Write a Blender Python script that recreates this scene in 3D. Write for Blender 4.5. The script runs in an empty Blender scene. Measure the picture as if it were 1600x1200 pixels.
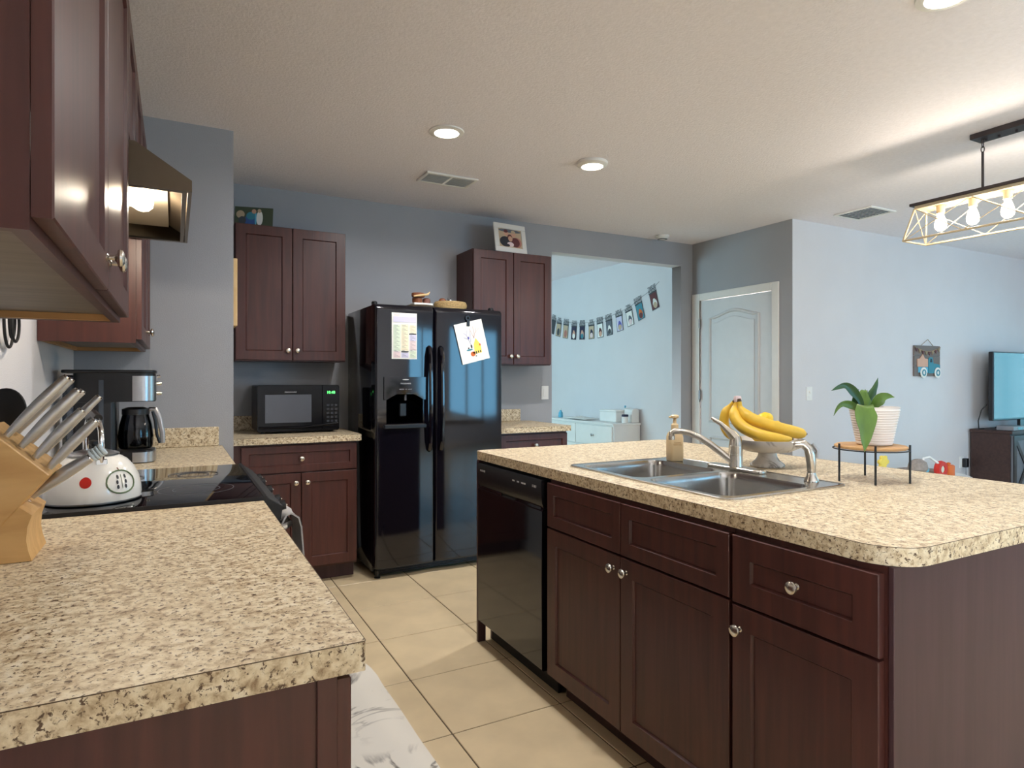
import bpy, bmesh, math, random
from mathutils import Vector, Matrix
random.seed(7)
R = math.radians
SC = bpy.context.scene
COL = SC.collection

# ------------------------------------------------------------------ camera
CAM_H, FPX, HORIZON, YAW = 1.275, 987.0, 592.0, math.atan(527.0 / 987.0)
cam_data = bpy.data.cameras.new('camera')
cam_data.sensor_width = 36.0
cam_data.lens = FPX / 1600.0 * 36.0
cam_data.shift_y = (HORIZON - 600.0) / 1600.0
cam_data.clip_start = 0.02
cam = bpy.data.objects.new('camera', cam_data)
cam.location = (0, 0, CAM_H)
cam.rotation_euler = (R(90), 0, -YAW)
COL.objects.link(cam)
SC.camera = cam
SN, CS = math.sin(YAW), math.cos(YAW)

# ------------------------------------------------------------------ world, exposure
world = bpy.data.worlds.new('sky')
SC.world = world
world.use_nodes = True
bg = world.node_tree.nodes['Background']
bg.inputs[0].default_value = (1.0, 0.97, 0.98, 1)
bg.inputs[1].default_value = 14.0
SC.view_settings.view_transform = 'Standard'
SC.view_settings.look = 'None'
SC.view_settings.exposure = 1.1
SC.view_settings.gamma = 1.0
SC.view_settings.use_curve_mapping = False
SC.cycles.use_denoising = True
SC.cycles.max_bounces = 10
SC.cycles.diffuse_bounces = 5
SC.cycles.glossy_bounces = 5
SC.cycles.transparent_max_bounces = 12
SC.cycles.sample_clamp_indirect = 6.0
SC.cycles.caustics_reflective = False
SC.cycles.caustics_refractive = False

# daylight comes in through the window openings, one of them added for fill; portals guide the sky's rays
def portal(name, loc, rot, sx, sy):
    l = bpy.data.lights.new(name, 'AREA')
    l.shape = 'RECTANGLE'; l.size = sx; l.size_y = sy
    l.cycles.is_portal = True
    o = bpy.data.objects.new(name, l)
    o.location = loc; o.rotation_euler = rot
    COL.objects.link(o)
    return o
portal('dining_window_portal', (5.45, -3.72, 1.38), (R(90), 0, 0), 2.9, 1.96)
portal('fill_window_portal', (-.55, -1.9, 1.2), (R(90), 0, R(-90)), 3.0, 2.3)
portal('nook_window_portal', (0.88, 6.6, 1.4), (R(90), 0, R(-90)), 2.0, 1.6)
portal('living_window_portal', (9.42, 1.75, 1.3), (R(90), 0, R(90)), 2.7, 1.6)

# lamp strengths (watts), used in the lamps' own builders
W_DOWN, W_HOOD, W_BULB, W_FILL = 8.2, 7.0, 2.5, 2.0
WARM = (1.0, 0.88, 0.71)
SOFT = (1.0, 0.98, 0.97)

# ------------------------------------------------------------------ helpers
def lin(c):
    return tuple((v / 255 / 12.92) if v / 255 <= .04045 else ((v / 255 + .055) / 1.055) ** 2.4 for v in c)

def at(px, py, X=None, Y=None, Z=None):
    """the point on the plane X=, Y= or Z= that the photograph shows at (px, py)"""
    r = (px - 800) / FPX; q = (HORIZON - py) / FPX
    d = (SN + CS * r, CS - SN * r, q)
    t = X / d[0] if X is not None else (Y / d[1] if Y is not None else (Z - CAM_H) / q)
    return Vector((d[0] * t, d[1] * t, CAM_H + d[2] * t))

def mat(name, c, rough=.5, metal=0., var=.06, vscale=12., bump=0., bscale=60., coat=0., ior=1.5,
        emit=None, estr=0., stretch=(1, 1, 1), aniso=0., sheen=0.):
    m = bpy.data.materials.new(name); m.use_nodes = True
    nt = m.node_tree; N, L = nt.nodes, nt.links
    p = N['Principled BSDF']
    col = lin(c)
    tc = N.new('ShaderNodeTexCoord'); mp = N.new('ShaderNodeMapping')
    mp.inputs['Scale'].default_value = stretch
    L.new(tc.outputs['Object'], mp.inputs[0])
    nz = N.new('ShaderNodeTexNoise'); nz.inputs['Scale'].default_value = vscale; nz.inputs['Detail'].default_value = 4
    L.new(mp.outputs[0], nz.inputs['Vector'])
    rp = N.new('ShaderNodeValToRGB')
    rp.color_ramp.elements[0].position = .3; rp.color_ramp.elements[1].position = .7
    rp.color_ramp.elements[0].color = (*[v * (1 - var) for v in col], 1)
    rp.color_ramp.elements[1].color = (*[min(1, v * (1 + var)) for v in col], 1)
    L.new(nz.outputs[0], rp.inputs[0]); L.new(rp.outputs[0], p.inputs['Base Color'])
    p.inputs['Roughness'].default_value = rough
    p.inputs['Metallic'].default_value = metal
    p.inputs['IOR'].default_value = ior
    p.inputs['Coat Weight'].default_value = coat
    p.inputs['Coat Roughness'].default_value = .06
    if sheen:
        p.inputs['Sheen Weight'].default_value = sheen
    if emit:
        p.inputs['Emission Color'].default_value = (*emit, 1)
        p.inputs['Emission Strength'].default_value = estr
    if bump:
        n2 = N.new('ShaderNodeTexNoise'); n2.inputs['Scale'].default_value = bscale; n2.inputs['Detail'].default_value = 3
        L.new(mp.outputs[0], n2.inputs['Vector'])
        b = N.new('ShaderNodeBump'); b.inputs['Strength'].default_value = bump; b.inputs['Distance'].default_value = .004
        L.new(n2.outputs[0], b.inputs['Height']); L.new(b.outputs[0], p.inputs['Normal'])
    return m

def granite(name):
    m = bpy.data.materials.new(name); m.use_nodes = True
    nt = m.node_tree; N, L = nt.nodes, nt.links
    p = N['Principled BSDF']
    tc = N.new('ShaderNodeTexCoord')
    def noise(s, d, rough=.6, dist=0.):
        n = N.new('ShaderNodeTexNoise'); n.inputs['Scale'].default_value = s; n.inputs['Detail'].default_value = d
        n.inputs['Roughness'].default_value = rough; n.inputs['Distortion'].default_value = dist
        L.new(tc.outputs['Object'], n.inputs['Vector']); return n
    def ramp(src, els):
        r = N.new('ShaderNodeValToRGB')
        while len(r.color_ramp.elements) < len(els): r.color_ramp.elements.new(.5)
        for e, (pos, c) in zip(r.color_ramp.elements, els):
            e.position = pos; e.color = (*lin(c), 1)
        L.new(src.outputs[0], r.inputs[0]); return r
    base = ramp(noise(62, 6, .62, .4), [(.30, (150, 124, 94)), (.42, (196, 175, 142)), (.55, (222, 206, 174)), (.75, (235, 224, 202))])
    spk = ramp(noise(125, 5, .66, .5), [(.0, (0, 0, 0)), (.385, (15, 15, 15)), (.44, (255, 255, 255)), (1., (255, 255, 255))])
    rust = ramp(noise(48, 5, .7, .3), [(.0, (255, 255, 255)), (.58, (255, 255, 255)), (.66, (170, 148, 122)), (1., (130, 106, 82))])
    m1 = N.new('ShaderNodeMix'); m1.data_type = 'RGBA'; m1.blend_type = 'MULTIPLY'; m1.inputs[0].default_value = .75
    L.new(base.outputs[0], m1.inputs[6]); L.new(rust.outputs[0], m1.inputs[7])
    m2 = N.new('ShaderNodeMix'); m2.data_type = 'RGBA'
    L.new(spk.outputs[0], m2.inputs[0])
    m2.inputs[6].default_value = (*lin((92, 70, 52)), 1)
    L.new(m1.outputs[2], m2.inputs[7])
    L.new(m2.outputs[2], p.inputs['Base Color'])
    p.inputs['Roughness'].default_value = .42
    p.inputs['Specular IOR Level'].default_value = .35
    return m

def wood(name, c1, c2, rough=.4, scale=6., stretch=(1, 1, .08), coat=0.):
    m = bpy.data.materials.new(name); m.use_nodes = True
    nt = m.node_tree; N, L = nt.nodes, nt.links
    p = N['Principled BSDF']
    tc = N.new('ShaderNodeTexCoord'); mp = N.new('ShaderNodeMapping'); mp.inputs['Scale'].default_value = stretch
    L.new(tc.outputs['Object'], mp.inputs[0])
    n = N.new('ShaderNodeTexNoise'); n.inputs['Scale'].default_value = scale * 10; n.inputs['Detail'].default_value = 6
    n.inputs['Distortion'].default_value = .5
    L.new(mp.outputs[0], n.inputs['Vector'])
    r = N.new('ShaderNodeValToRGB'); r.color_ramp.elements[0].position = .3; r.color_ramp.elements[1].position = .72
    r.color_ramp.elements[0].color = (*lin(c1), 1); r.color_ramp.elements[1].color = (*lin(c2), 1)
    L.new(n.outputs[0], r.inputs[0]); L.new(r.outputs[0], p.inputs['Base Color'])
    p.inputs['Roughness'].default_value = rough
    p.inputs['Specular IOR Level'].default_value = .4
    p.inputs['Coat Weight'].default_value = coat
    p.inputs['Coat Roughness'].default_value = .25
    return m

def marble(name, c1, c2, scale=5., rough=.35, width=.02):
    m = bpy.data.materials.new(name); m.use_nodes = True
    nt = m.node_tree; N, L = nt.nodes, nt.links
    p = N['Principled BSDF']
    tc = N.new('ShaderNodeTexCoord')
    n = N.new('ShaderNodeTexNoise'); n.inputs['Scale'].default_value = scale; n.inputs['Detail'].default_value = 5
    n.inputs['Distortion'].default_value = 1.2
    L.new(tc.outputs['Object'], n.inputs['Vector'])
    r = N.new('ShaderNodeValToRGB'); e = r.color_ramp.elements
    e[0].position = .5 - width * 2; e[1].position = .5 + width * 2
    e[0].color = (*lin(c1), 1); e[1].color = (*lin(c1), 1)
    x = e.new(.5); x.color = (*lin(c2), 1)
    L.new(n.outputs[0], r.inputs[0])
    n3 = N.new('ShaderNodeTexNoise'); n3.inputs['Scale'].default_value = scale * .8
    L.new(tc.outputs['Object'], n3.inputs['Vector'])
    r3 = N.new('ShaderNodeValToRGB'); r3.color_ramp.elements[0].position = .42; r3.color_ramp.elements[1].position = .58
    L.new(n3.outputs[0], r3.inputs[0])
    mx = N.new('ShaderNodeMix'); mx.data_type = 'RGBA'
    L.new(r3.outputs[0], mx.inputs[0]); mx.inputs[6].default_value = (*lin(c1), 1); L.new(r.outputs[0], mx.inputs[7])
    L.new(mx.outputs[2], p.inputs['Base Color'])
    p.inputs['Roughness'].default_value = rough
    return m

def clear_glass(name, tint=(235, 242, 245), rough=0.):
    """thin pane: mostly lets light straight through, mirrors a little at its face"""
    m = bpy.data.materials.new(name); m.use_nodes = True
    nt = m.node_tree; N, L = nt.nodes, nt.links
    out = N['Material Output']; N.remove(N['Principled BSDF'])
    t = N.new('ShaderNodeBsdfTransparent'); t.inputs[0].default_value = (*lin(tint), 1)
    g = N.new('ShaderNodeBsdfGlossy'); g.inputs['Roughness'].default_value = .02
    fr = N.new('ShaderNodeFresnel'); fr.inputs[0].default_value = 1.45
    mx = N.new('ShaderNodeMixShader')
    L.new(fr.outputs[0], mx.inputs[0]); L.new(t.outputs[0], mx.inputs[1]); L.new(g.outputs[0], mx.inputs[2])
    L.new(mx.outputs[0], out.inputs[0])
    return m

def lit_glass(name, col, strength):
    """bulb glass around a light: glows, and lets the light inside through"""
    m = bpy.data.materials.new(name); m.use_nodes = True
    nt = m.node_tree; N, L = nt.nodes, nt.links
    out = N['Material Output']; N.remove(N['Principled BSDF'])
    t = N.new('ShaderNodeBsdfTransparent')
    e = N.new('ShaderNodeEmission'); e.inputs[0].default_value = (*col, 1); e.inputs[1].default_value = strength
    mx = N.new('ShaderNodeMixShader'); mx.inputs[0].default_value = .35
    L.new(t.outputs[0], mx.inputs[1]); L.new(e.outputs[0], mx.inputs[2]); L.new(mx.outputs[0], out.inputs[0])
    return m

class MB:
    """collects shapes given in world coordinates; build() links them as ONE mesh object"""
    def __init__(s): s.bm = bmesh.new()
    def merge(s, b, mi=None, M=None):
        if M is not None: b.transform(M)
        if mi is not None:
            for f in b.faces: f.material_index = mi
        me = bpy.data.meshes.new('tmp'); b.to_mesh(me); b.free()
        s.bm.from_mesh(me); bpy.data.meshes.remove(me); return s
    def box(s, x0, x1, y0, y1, z0, z1, bev=0., seg=1, mi=0, M=None):
        b = bmesh.new(); bmesh.ops.create_cube(b, size=1)
        b.transform(Matrix.Translation(((x0 + x1) / 2, (y0 + y1) / 2, (z0 + z1) / 2)) @ Matrix.Diagonal((abs(x1 - x0), abs(y1 - y0), abs(z1 - z0), 1)))
        if bev: bmesh.ops.bevel(b, geom=b.edges[:], offset=bev, segments=seg, affect='EDGES', profile=.5)
        return s.merge(b, mi, M)
    def prism(s, poly, axis, lo, hi, mi=0, bev=0., M=None):
        b = bmesh.new()
        def P(u, v, w):
            return (w, u, v) if axis == 'x' else ((u, w, v) if axis == 'y' else (u, v, w))
        vs = [b.verts.new(P(u, v, lo)) for u, v in poly]
        f = b.faces.new(vs)
        r = bmesh.ops.extrude_face_region(b, geom=[f])
        vec = Vector(P(0, 0, hi - lo))
        bmesh.ops.translate(b, verts=[e for e in r['geom'] if isinstance(e, bmesh.types.BMVert)], vec=vec)
        if bev: bmesh.ops.bevel(b, geom=b.edges[:], offset=bev, segments=1, affect='EDGES')
        return s.merge(b, mi, M)
    def slab(s, outer, holes, z0, z1, mi=0):
        """flat plate with holes"""
        b = bmesh.new(); ed = []
        for lp in [outer] + holes:
            vs = [b.verts.new((x, y, z1)) for x, y in lp]
            ed += [b.edges.new((vs[i], vs[(i + 1) % len(vs)])) for i in range(len(vs))]
        bmesh.ops.triangle_fill(b, use_beauty=True, use_dissolve=True, edges=ed)
        r = bmesh.ops.extrude_face_region(b, geom=b.faces[:])
        bmesh.ops.translate(b, verts=[e for e in r['geom'] if isinstance(e, bmesh.types.BMVert)], vec=(0, 0, z0 - z1))
        return s.merge(b, mi)
    def lathe(s, prof, c=(0, 0, 0), seg=32, mi=0, M=None, sx=1., sy=1., closed=False):
        b = bmesh.new(); rings = []
        for r, z in prof:
            if r < 1e-6: rings.append([b.verts.new((0, 0, z))])
            else: rings.append([b.verts.new((r * sx * math.cos(2 * math.pi * i / seg), r * sy * math.sin(2 * math.pi * i / seg), z)) for i in range(seg)])
        s._skin(b, rings, closed)
        T = Matrix.Translation(c)
        return s.merge(b, mi, T @ M if M is not None else T)
    def _skin(s, b, rings, closed=False, cap=False):
        n = len(rings)
        for k in range(n if closed else n - 1):
            A, B = rings[k], rings[(k + 1) % n]
            m = max(len(A), len(B))
            if m == 1: continue
            for i in range(m):
                j = (i + 1) % m
                if len(A) == 1: b.faces.new((A[0], B[i], B[j]))
                elif len(B) == 1: b.faces.new((A[i], A[j], B[0]))
                else: b.faces.new((A[i], A[j], B[j], B[i]))
        if cap:
            for rg in (rings[0], rings[-1]):
                if len(rg) > 2: b.faces.new(rg)
    def rings(s, rings, cap=True, mi=0, M=None, closed=False):
        b = bmesh.new()
        s._skin(b, [[b.verts.new(p) for p in rg] for rg in rings], closed, cap)
        return s.merge(b, mi, M)
    def tube(s, pts, rad, seg=8, mi=0, closed=False, flat=1., up=None, M=None):
        pts = [Vector(p) for p in pts]; n = len(pts)
        rr = rad if isinstance(rad, (list, tuple)) else [rad] * n
        rgs = []; nrm = None
        for i in range(n):
            if closed: t = (pts[(i + 1) % n] - pts[i - 1])
            else: t = pts[min(i + 1, n - 1)] - pts[max(i - 1, 0)]
            t.normalize()
            if nrm is None:
                nrm = Vector(up) if up else (Vector((0, 0, 1)) if abs(t.z) < .9 else Vector((1, 0, 0)))
            nrm = (nrm - t * nrm.dot(t)).normalized()
            bi = t.cross(nrm)
            rgs.append([pts[i] + (nrm * math.cos(a) + bi * flat * math.sin(a)) * rr[i] for a in [2 * math.pi * k / seg for k in range(seg)]])
        return s.rings(rgs, not closed, mi, M, closed)
    def sheet(s, grid, th=.001, mi=0):
        """grid[i][j] of points, given a thickness along its normals"""
        ni, nj = len(grid), len(grid[0])
        g = [[Vector(p) for p in row] for row in grid]
        nm = [[None] * nj for _ in range(ni)]
        for i in range(ni):
            for j in range(nj):
                a = g[min(i + 1, ni - 1)][j] - g[max(i - 1, 0)][j]; c = g[i][min(j + 1, nj - 1)] - g[i][max(j - 1, 0)]
                k = a.cross(c); nm[i][j] = k.normalized() if k.length > 1e-12 else Vector((0, 0, 1))
        b = bmesh.new()
        T = [[b.verts.new(g[i][j] + nm[i][j] * th / 2) for j in range(nj)] for i in range(ni)]
        U = [[b.verts.new(g[i][j] - nm[i][j] * th / 2) for j in range(nj)] for i in range(ni)]
        for i in range(ni - 1):
            for j in range(nj - 1):
                b.faces.new((T[i][j], T[i + 1][j], T[i + 1][j + 1], T[i][j + 1]))
                b.faces.new((U[i][j], U[i][j + 1], U[i + 1][j + 1], U[i + 1][j]))
        for i in range(ni - 1):
            for j in (0, nj - 1): b.faces.new((T[i][j], U[i][j], U[i + 1][j], T[i + 1][j]))
        for j in range(nj - 1):
            for i in (0, ni - 1): b.faces.new((T[i][j], T[i][j + 1], U[i][j + 1], U[i][j]))
        return s.merge(b, mi)
    def text(s, body, size, M, ext=.0004, mi=0, width=None):
        cu = bpy.data.curves.new('t', 'FONT'); cu.body = body; cu.size = size; cu.extrude = ext
        cu.align_x = 'CENTER'; cu.align_y = 'CENTER'; cu.resolution_u = 2
        o = bpy.data.objects.new('t', cu); COL.objects.link(o)
        dg = bpy.context.evaluated_depsgraph_get()
        me = bpy.data.meshes.new_from_object(o.evaluated_get(dg))
        b = bmesh.new(); b.from_mesh(me)
        bpy.data.objects.remove(o); bpy.data.curves.remove(cu); bpy.data.meshes.remove(me)
        if width and b.verts:
            w = max(v.co.x for v in b.verts) - min(v.co.x for v in b.verts)
            b.transform(Matrix.Diagonal((width / w, 1, 1, 1)))
        return s.merge(b, mi, M)
    def build(s, name, mats, parent=None, org=None, label=None, sharp=32, flat=False):
        bm = s.bm
        bmesh.ops.remove_doubles(bm, verts=bm.verts[:], dist=1e-6)
        bmesh.ops.recalc_face_normals(bm, faces=bm.faces[:])
        ca = R(sharp)
        for e in bm.edges:
            if len(e.link_faces) == 2: e.smooth = e.calc_face_angle(0) < ca
        for f in bm.faces: f.smooth = not flat
        if org is None:
            if parent is not None: org = WL[parent.name]
            else:
                xs = [v.co for v in bm.verts]
                org = Vector(((min(v.x for v in xs) + max(v.x for v in xs)) / 2, (min(v.y for v in xs) + max(v.y for v in xs)) / 2, min(v.z for v in xs)))
        org = Vector(org)
        bm.transform(Matrix.Translation(-org))
        me = bpy.data.meshes.new(name); bm.to_mesh(me); bm.free()
        for m in (mats if isinstance(mats, (list, tuple)) else [mats]): me.materials.append(m)
        o = bpy.data.objects.new(name, me); COL.objects.link(o)
        if parent is not None:
            o.parent = parent; o.location = org - WL[parent.name]
        else: o.location = org
        WL[o.name] = org
        if label: o['label'] = label
        return o
WL = {}     # world origin of every object, by name

def thing(name, label, cat, loc, group=None):
    o = bpy.data.objects.new(name, None); COL.objects.link(o)
    o.empty_display_size = .05
    o.location = loc; WL[o.name] = Vector(loc)
    return tag(o, label, cat, group)
def tag(o, label, cat, group=None):
    o['label'] = label; o['category'] = cat
    if group: o['group'] = group
    return o
def struct(o, label=None):
    o['kind'] = 'structure'
    if label: o['label'] = label
    return o
def place(name, mesh, parent, loc, rot=(0, 0, 0)):
    """a child that shares mesh data"""
    o = bpy.data.objects.new(name, mesh); COL.objects.link(o)
    o.parent = parent; o.location = Vector(loc) - WL[parent.name]; o.rotation_euler = rot
    WL[o.name] = Vector(loc)
    return o
def arc(cx, cy, r, a0, a1, n):
    return [(cx + r * math.cos(R(a0 + (a1 - a0) * i / n)), cy + r * math.sin(R(a0 + (a1 - a0) * i / n))) for i in range(n + 1)]
def rrect(x0, x1, y0, y1, r, n=6):
    if not isinstance(r, (list, tuple)): r = [r] * 4      # (x0,y0) (x1,y0) (x1,y1) (x0,y1)
    return (arc(x0 + r[0], y0 + r[0], r[0], 180, 270, n) + arc(x1 - r[1], y0 + r[1], r[1], 270, 360, n) +
            arc(x1 - r[2], y1 - r[2], r[2], 0, 90, n) + arc(x0 + r[3], y1 - r[3], r[3], 90, 180, n))
def frame3(o, u, v, n):
    """matrix whose local x, y, z run along u, v, n from o"""
    u, v, n = Vector(u), Vector(v), Vector(n)
    return Matrix(((u.x, v.x, n.x, o[0]), (u.y, v.y, n.y, o[1]), (u.z, v.z, n.z, o[2]), (0, 0, 0, 1)))
FACE_CAM = lambda o: frame3(o, (1, 0, 0), (0, 0, 1), (0, -1, 0))      # on a face looking to -Y
FACE_LEFT = lambda o: frame3(o, (0, -1, 0), (0, 0, 1), (-1, 0, 0))    # on a face looking to -X
FACE_RIGHT = lambda o: frame3(o, (0, 1, 0), (0, 0, 1), (1, 0, 0))     # on a face looking to +X

# ------------------------------------------------------------------ materials
M = {}
M['wall_gray'] = mat('slate_gray_paint', (157, 159, 164), .55, var=.025, vscale=3, bump=.25, bscale=220)
M['wall_white'] = mat('white_wall_paint', (213, 211, 214), .6, var=.02, vscale=3, bump=.25, bscale=220)
M['ceiling'] = mat('textured_ceiling_paint', (236, 232, 238), .8, var=.03, vscale=40, bump=.7, bscale=85)
M['trim'] = mat('white_trim_paint', (222, 220, 216), .35, var=.02)
M['door'] = mat('white_door_paint', (205, 207, 210), .4, var=.02)
M['tile'] = mat('cream_floor_tile', (218, 197, 160), .33, var=.09, vscale=5, bump=.06, bscale=30)
M['grout'] = mat('brown_grout', (96, 80, 62), .85, var=.1)
M['granite'] = granite('speckled_laminate')
M['cab'] = wood('espresso_cabinet', (63, 32, 28), (82, 43, 37), .42, 4., (1, 1, .06), coat=.12)
M['cab_dark'] = wood('espresso_panel', (62, 40, 43), (74, 49, 52), .45, 4., (1, 1, .06))
M['cab_in'] = wood('cabinet_underside_board', (104, 95, 86), (124, 113, 100), .5, 3., (.1, 1, 1))
M['cab_rail'] = wood('pale_raw_rail', (176, 132, 84), (196, 152, 100), .55, 3., (.1, 1, 1))
M['steel'] = mat('brushed_steel', (184, 185, 188), .28, 1., var=.05, vscale=60, stretch=(1, 1, 12))
M['nickel'] = mat('satin_nickel', (206, 200, 190), .24, 1., var=.03)
M['chrome'] = mat('polished_chrome', (225, 225, 225), .08, 1., var=.01)
M['sink'] = mat('sink_steel', (190, 188, 184), .22, 1., var=.04, vscale=70, stretch=(12, 1, 1))
M['black_gloss'] = mat('black_enamel', (13, 12, 20), .07, var=.02, ior=1.6)
M['black_door'] = mat('black_microwave_front', (11, 11, 16), .14, var=.02, ior=1.3)
M['black_glass'] = mat('black_ceramic_glass', (9, 9, 14), .04, var=.02, ior=1.6)
M['black_satin'] = mat('black_satin_plastic', (17, 17, 21), .35, var=.05)
M['black_matte'] = mat('black_matte', (14, 14, 16), .6, var=.05)
M['gray_window'] = mat('microwave_screen', (76, 80, 90), .22, var=.03)
M['gray_plastic'] = mat('gray_plastic', (120, 122, 128), .4)
M['white_plastic'] = mat('white_plastic', (232, 231, 228), .35, var=.02)
M['white_enamel'] = mat('white_enamel', (236, 234, 228), .12, var=.01, coat=.4)
M['white_paper'] = mat('white_paper', (232, 231, 226), .8, var=.02)
M['silver_print'] = mat('silver_print', (188, 188, 190), .4)
M['led_green'] = mat('green_led', (20, 60, 25), .4, emit=(.12, 1.0, .2), estr=1.6)
M['lamp_on'] = mat('lamp_diffuser', (250, 244, 232), .4, emit=(1.0, .9, .74), estr=4.5)
M['bulb_on'] = lit_glass('lit_bulb_glass', (1.0, .84, .6), 9.)
M['block_wood'] = wood('pale_block_wood', (190, 146, 88), (214, 172, 112), .42, 5., (.12, 1, .5))
M['oak'] = wood('light_oak', (188, 142, 92), (206, 164, 114), .5, 5., (.12, 1, 1))
M['dark_wood'] = wood('dark_brown_wood', (50, 34, 32), (66, 46, 42), .5, 4., (.12, 1, 1))
M['glass'] = clear_glass('window_glass')
M['glass_teal'] = clear_glass('teal_daylight_glass', (143, 178, 196))  # teal of the dining daylight put into the pane tint
M['glass_dark'] = clear_glass('dimmed_daylight_glass', (117, 152, 161))  # pane tint dims and colours the living room daylight
M['glass_blue'] = clear_glass('blue_daylight_glass', (184, 205, 210))  # blue of the nook daylight put into the pane tint
M['carafe'] = clear_glass('carafe_glass', (168, 172, 178))
M['banana'] = mat('banana_peel', (226, 184, 62), .45, var=.08, vscale=30)
M['banana_tip'] = mat('banana_tip', (70, 50, 28), .7)
M['lemon'] = mat('lemon_peel', (236, 196, 32), .4, bump=.3, bscale=200)
M['marble'] = marble('white_marble', (214, 210, 205), (120, 112, 105), 9., .25, .03)
M['mat_marble'] = marble('marble_print_mat', (226, 220, 208), (110, 104, 98), 3.2, .4, .012)
M['soap'] = mat('cream_bottle', (222, 196, 152), .35, var=.02)
M['leaf'] = mat('leaf_green', (84, 114, 42), .38, var=.2, vscale=40, stretch=(1, 1, .3))
M['leaf2'] = mat('leaf_dark_green', (46, 78, 34), .4, var=.2, vscale=40)
M['pot'] = mat('white_ceramic_pot', (226, 217, 210), .35, var=.02)
M['soil'] = mat('potting_soil', (50, 38, 28), .95, var=.3, vscale=90)
M['red'] = mat('red_print', (196, 44, 34), .35)
M['green_print'] = mat('green_print', (92, 112, 78), .4)
M['cloth'] = mat('light_gray_towel', (168, 164, 160), .95, var=.08, vscale=160, bump=.4, bscale=400, sheen=.2)
M['tv_screen'] = mat('tv_glass', (10, 14, 16), .06, var=.02, ior=1.6)
M['dresser'] = mat('white_dresser_paint', (226, 226, 224), .4, var=.02)
M['basket'] = mat('woven_straw', (178, 150, 102), .8, var=.25, vscale=90, bump=.6, bscale=120)
M['brown_wood'] = wood('reddish_wood', (104, 58, 36), (138, 84, 52), .45, 6., (1, 1, .2))
M['pale_wood'] = wood('pale_wood', (206, 170, 116), (222, 190, 140), .5, 6., (1, 1, .2))
def flat(name, c, r=.6): M[name] = mat('print_' + name, c, r, var=.03); return M[name]
for nm, c in dict(skin=(206, 160, 136), navy=(34, 36, 66), teal=(58, 132, 150), orange=(206, 102, 40), maroon=(96, 44, 48), sand=(190, 168, 140),
                  foliage=(72, 82, 62), denim=(54, 90, 150), yellow=(236, 214, 96), lilac=(204, 200, 222), pink=(228, 206, 206), mint=(210, 222, 200),
                  cream=(238, 226, 196), ink=(40, 40, 48), charcoal=(62, 68, 74), rose=(176, 116, 104), slate=(96, 102, 112), purple=(96, 96, 180),
                  board=(112, 98, 92), twine=(150, 128, 98), blue=(96, 176, 206)).items():
    flat(nm, c)

def quad(mb, Mx, x0, x1, y0, y1, mi, lift=.0006):
    b = bmesh.new()
    b.faces.new([b.verts.new(p) for p in ((x0, y0, lift), (x1, y0, lift), (x1, y1, lift), (x0, y1, lift))])
    mb.merge(b, mi, Mx)
def blob(mb, Mx, cx, cy, rx, ry, mi, lift=.001, n=14):
    b = bmesh.new()
    b.faces.new([b.verts.new((cx + rx * math.cos(2 * math.pi * i / n), cy + ry * math.sin(2 * math.pi * i / n), lift)) for i in range(n)])
    mb.merge(b, mi, Mx)

# shared small meshes -------------------------------------------------
def mesh_of(mb, mats, name):
    o = mb.build(name, mats, org=(0, 0, 0)); me = o.data
    bpy.data.objects.remove(o); return me
_k = MB(); _k.lathe([(0, 0), (.0075, 0), (.0075, .002), (.0045, .004), (.0045, .013), (.008, .0155), (.0145, .018), (.0158, .0215), (.0145, .0255), (.009, .0285), (0, .0295)], seg=20)
KNOB = mesh_of(_k, M['nickel'], 'knob_mesh')
ROT_CAM, ROT_LEFT, ROT_RIGHT = (R(90), 0, 0), (0, R(-90), 0), (0, R(90), 0)

# ================================================================== THE SETTING
CEIL = 2.60
X_LEFT, Y_BACK, X_DOOR, Y_LIV, Y_STUB, X_STUB = -.43, 4.66, 4.507, 3.516, 3.68, .277
X_R, Y_F, Y_N, X_N = 9.3, -3.6, 8.2, 1.0
CT = .923          # worktop height

def wall(name, boxes, mats, by_normal=None):
    mb = MB()
    for b in boxes: mb.box(*b)
    if by_normal:
        n, lim = by_normal
        mb.bm.normal_update()
        for f in mb.bm.faces: f.material_index = 0 if f.normal.dot(Vector(n)) > lim else 1
    return struct(mb.build(name, mats))
G, Wt = M['wall_gray'], M['wall_white']
wall('wall_left', [(-.55, X_LEFT, Y_F, -3.4, 0, CEIL), (-.55, X_LEFT, -.4, Y_STUB, 0, CEIL), (-.55, X_LEFT, -3.4, -.4, 0, .05), (-.55, X_LEFT, -3.4, -.4, 2.35, CEIL)], [Wt])
wall('wall_stub', [(-.55, X_STUB, Y_STUB, Y_BACK, 0, CEIL)], [G])
OX0, OX1, OZ = 2.878, 4.357, 2.377
wall('wall_back', [(-.55, OX0, Y_BACK, 4.785, 0, CEIL), (OX0, OX1, Y_BACK, 4.785, OZ, CEIL), (OX1, X_DOOR, Y_BACK, 4.785, 0, CEIL)],
     [G, Wt], ((0, -1, 0), .5))
DY0, DY1, DZ = 3.707, 4.556, 2.035
wall('wall_door', [(X_DOOR, 4.62, Y_LIV, DY0, 0, CEIL), (X_DOOR, 4.62, DY0, DY1, DZ, CEIL), (X_DOOR, 4.62, DY1, 4.785, 0, CEIL)],
     [G, Wt], ((-1, 0, 0), .5))
wall('wall_living', [(4.62, X_R + .12, Y_LIV, 3.63, 0, CEIL)], [Wt])
wall('wall_nook', [(X_DOOR, 4.62, 4.785, Y_N, 0, CEIL)], [Wt])
wall('wall_nook_back', [(X_N - .12, 4.62, Y_N, Y_N + .12, 0, CEIL)], [Wt])
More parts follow.
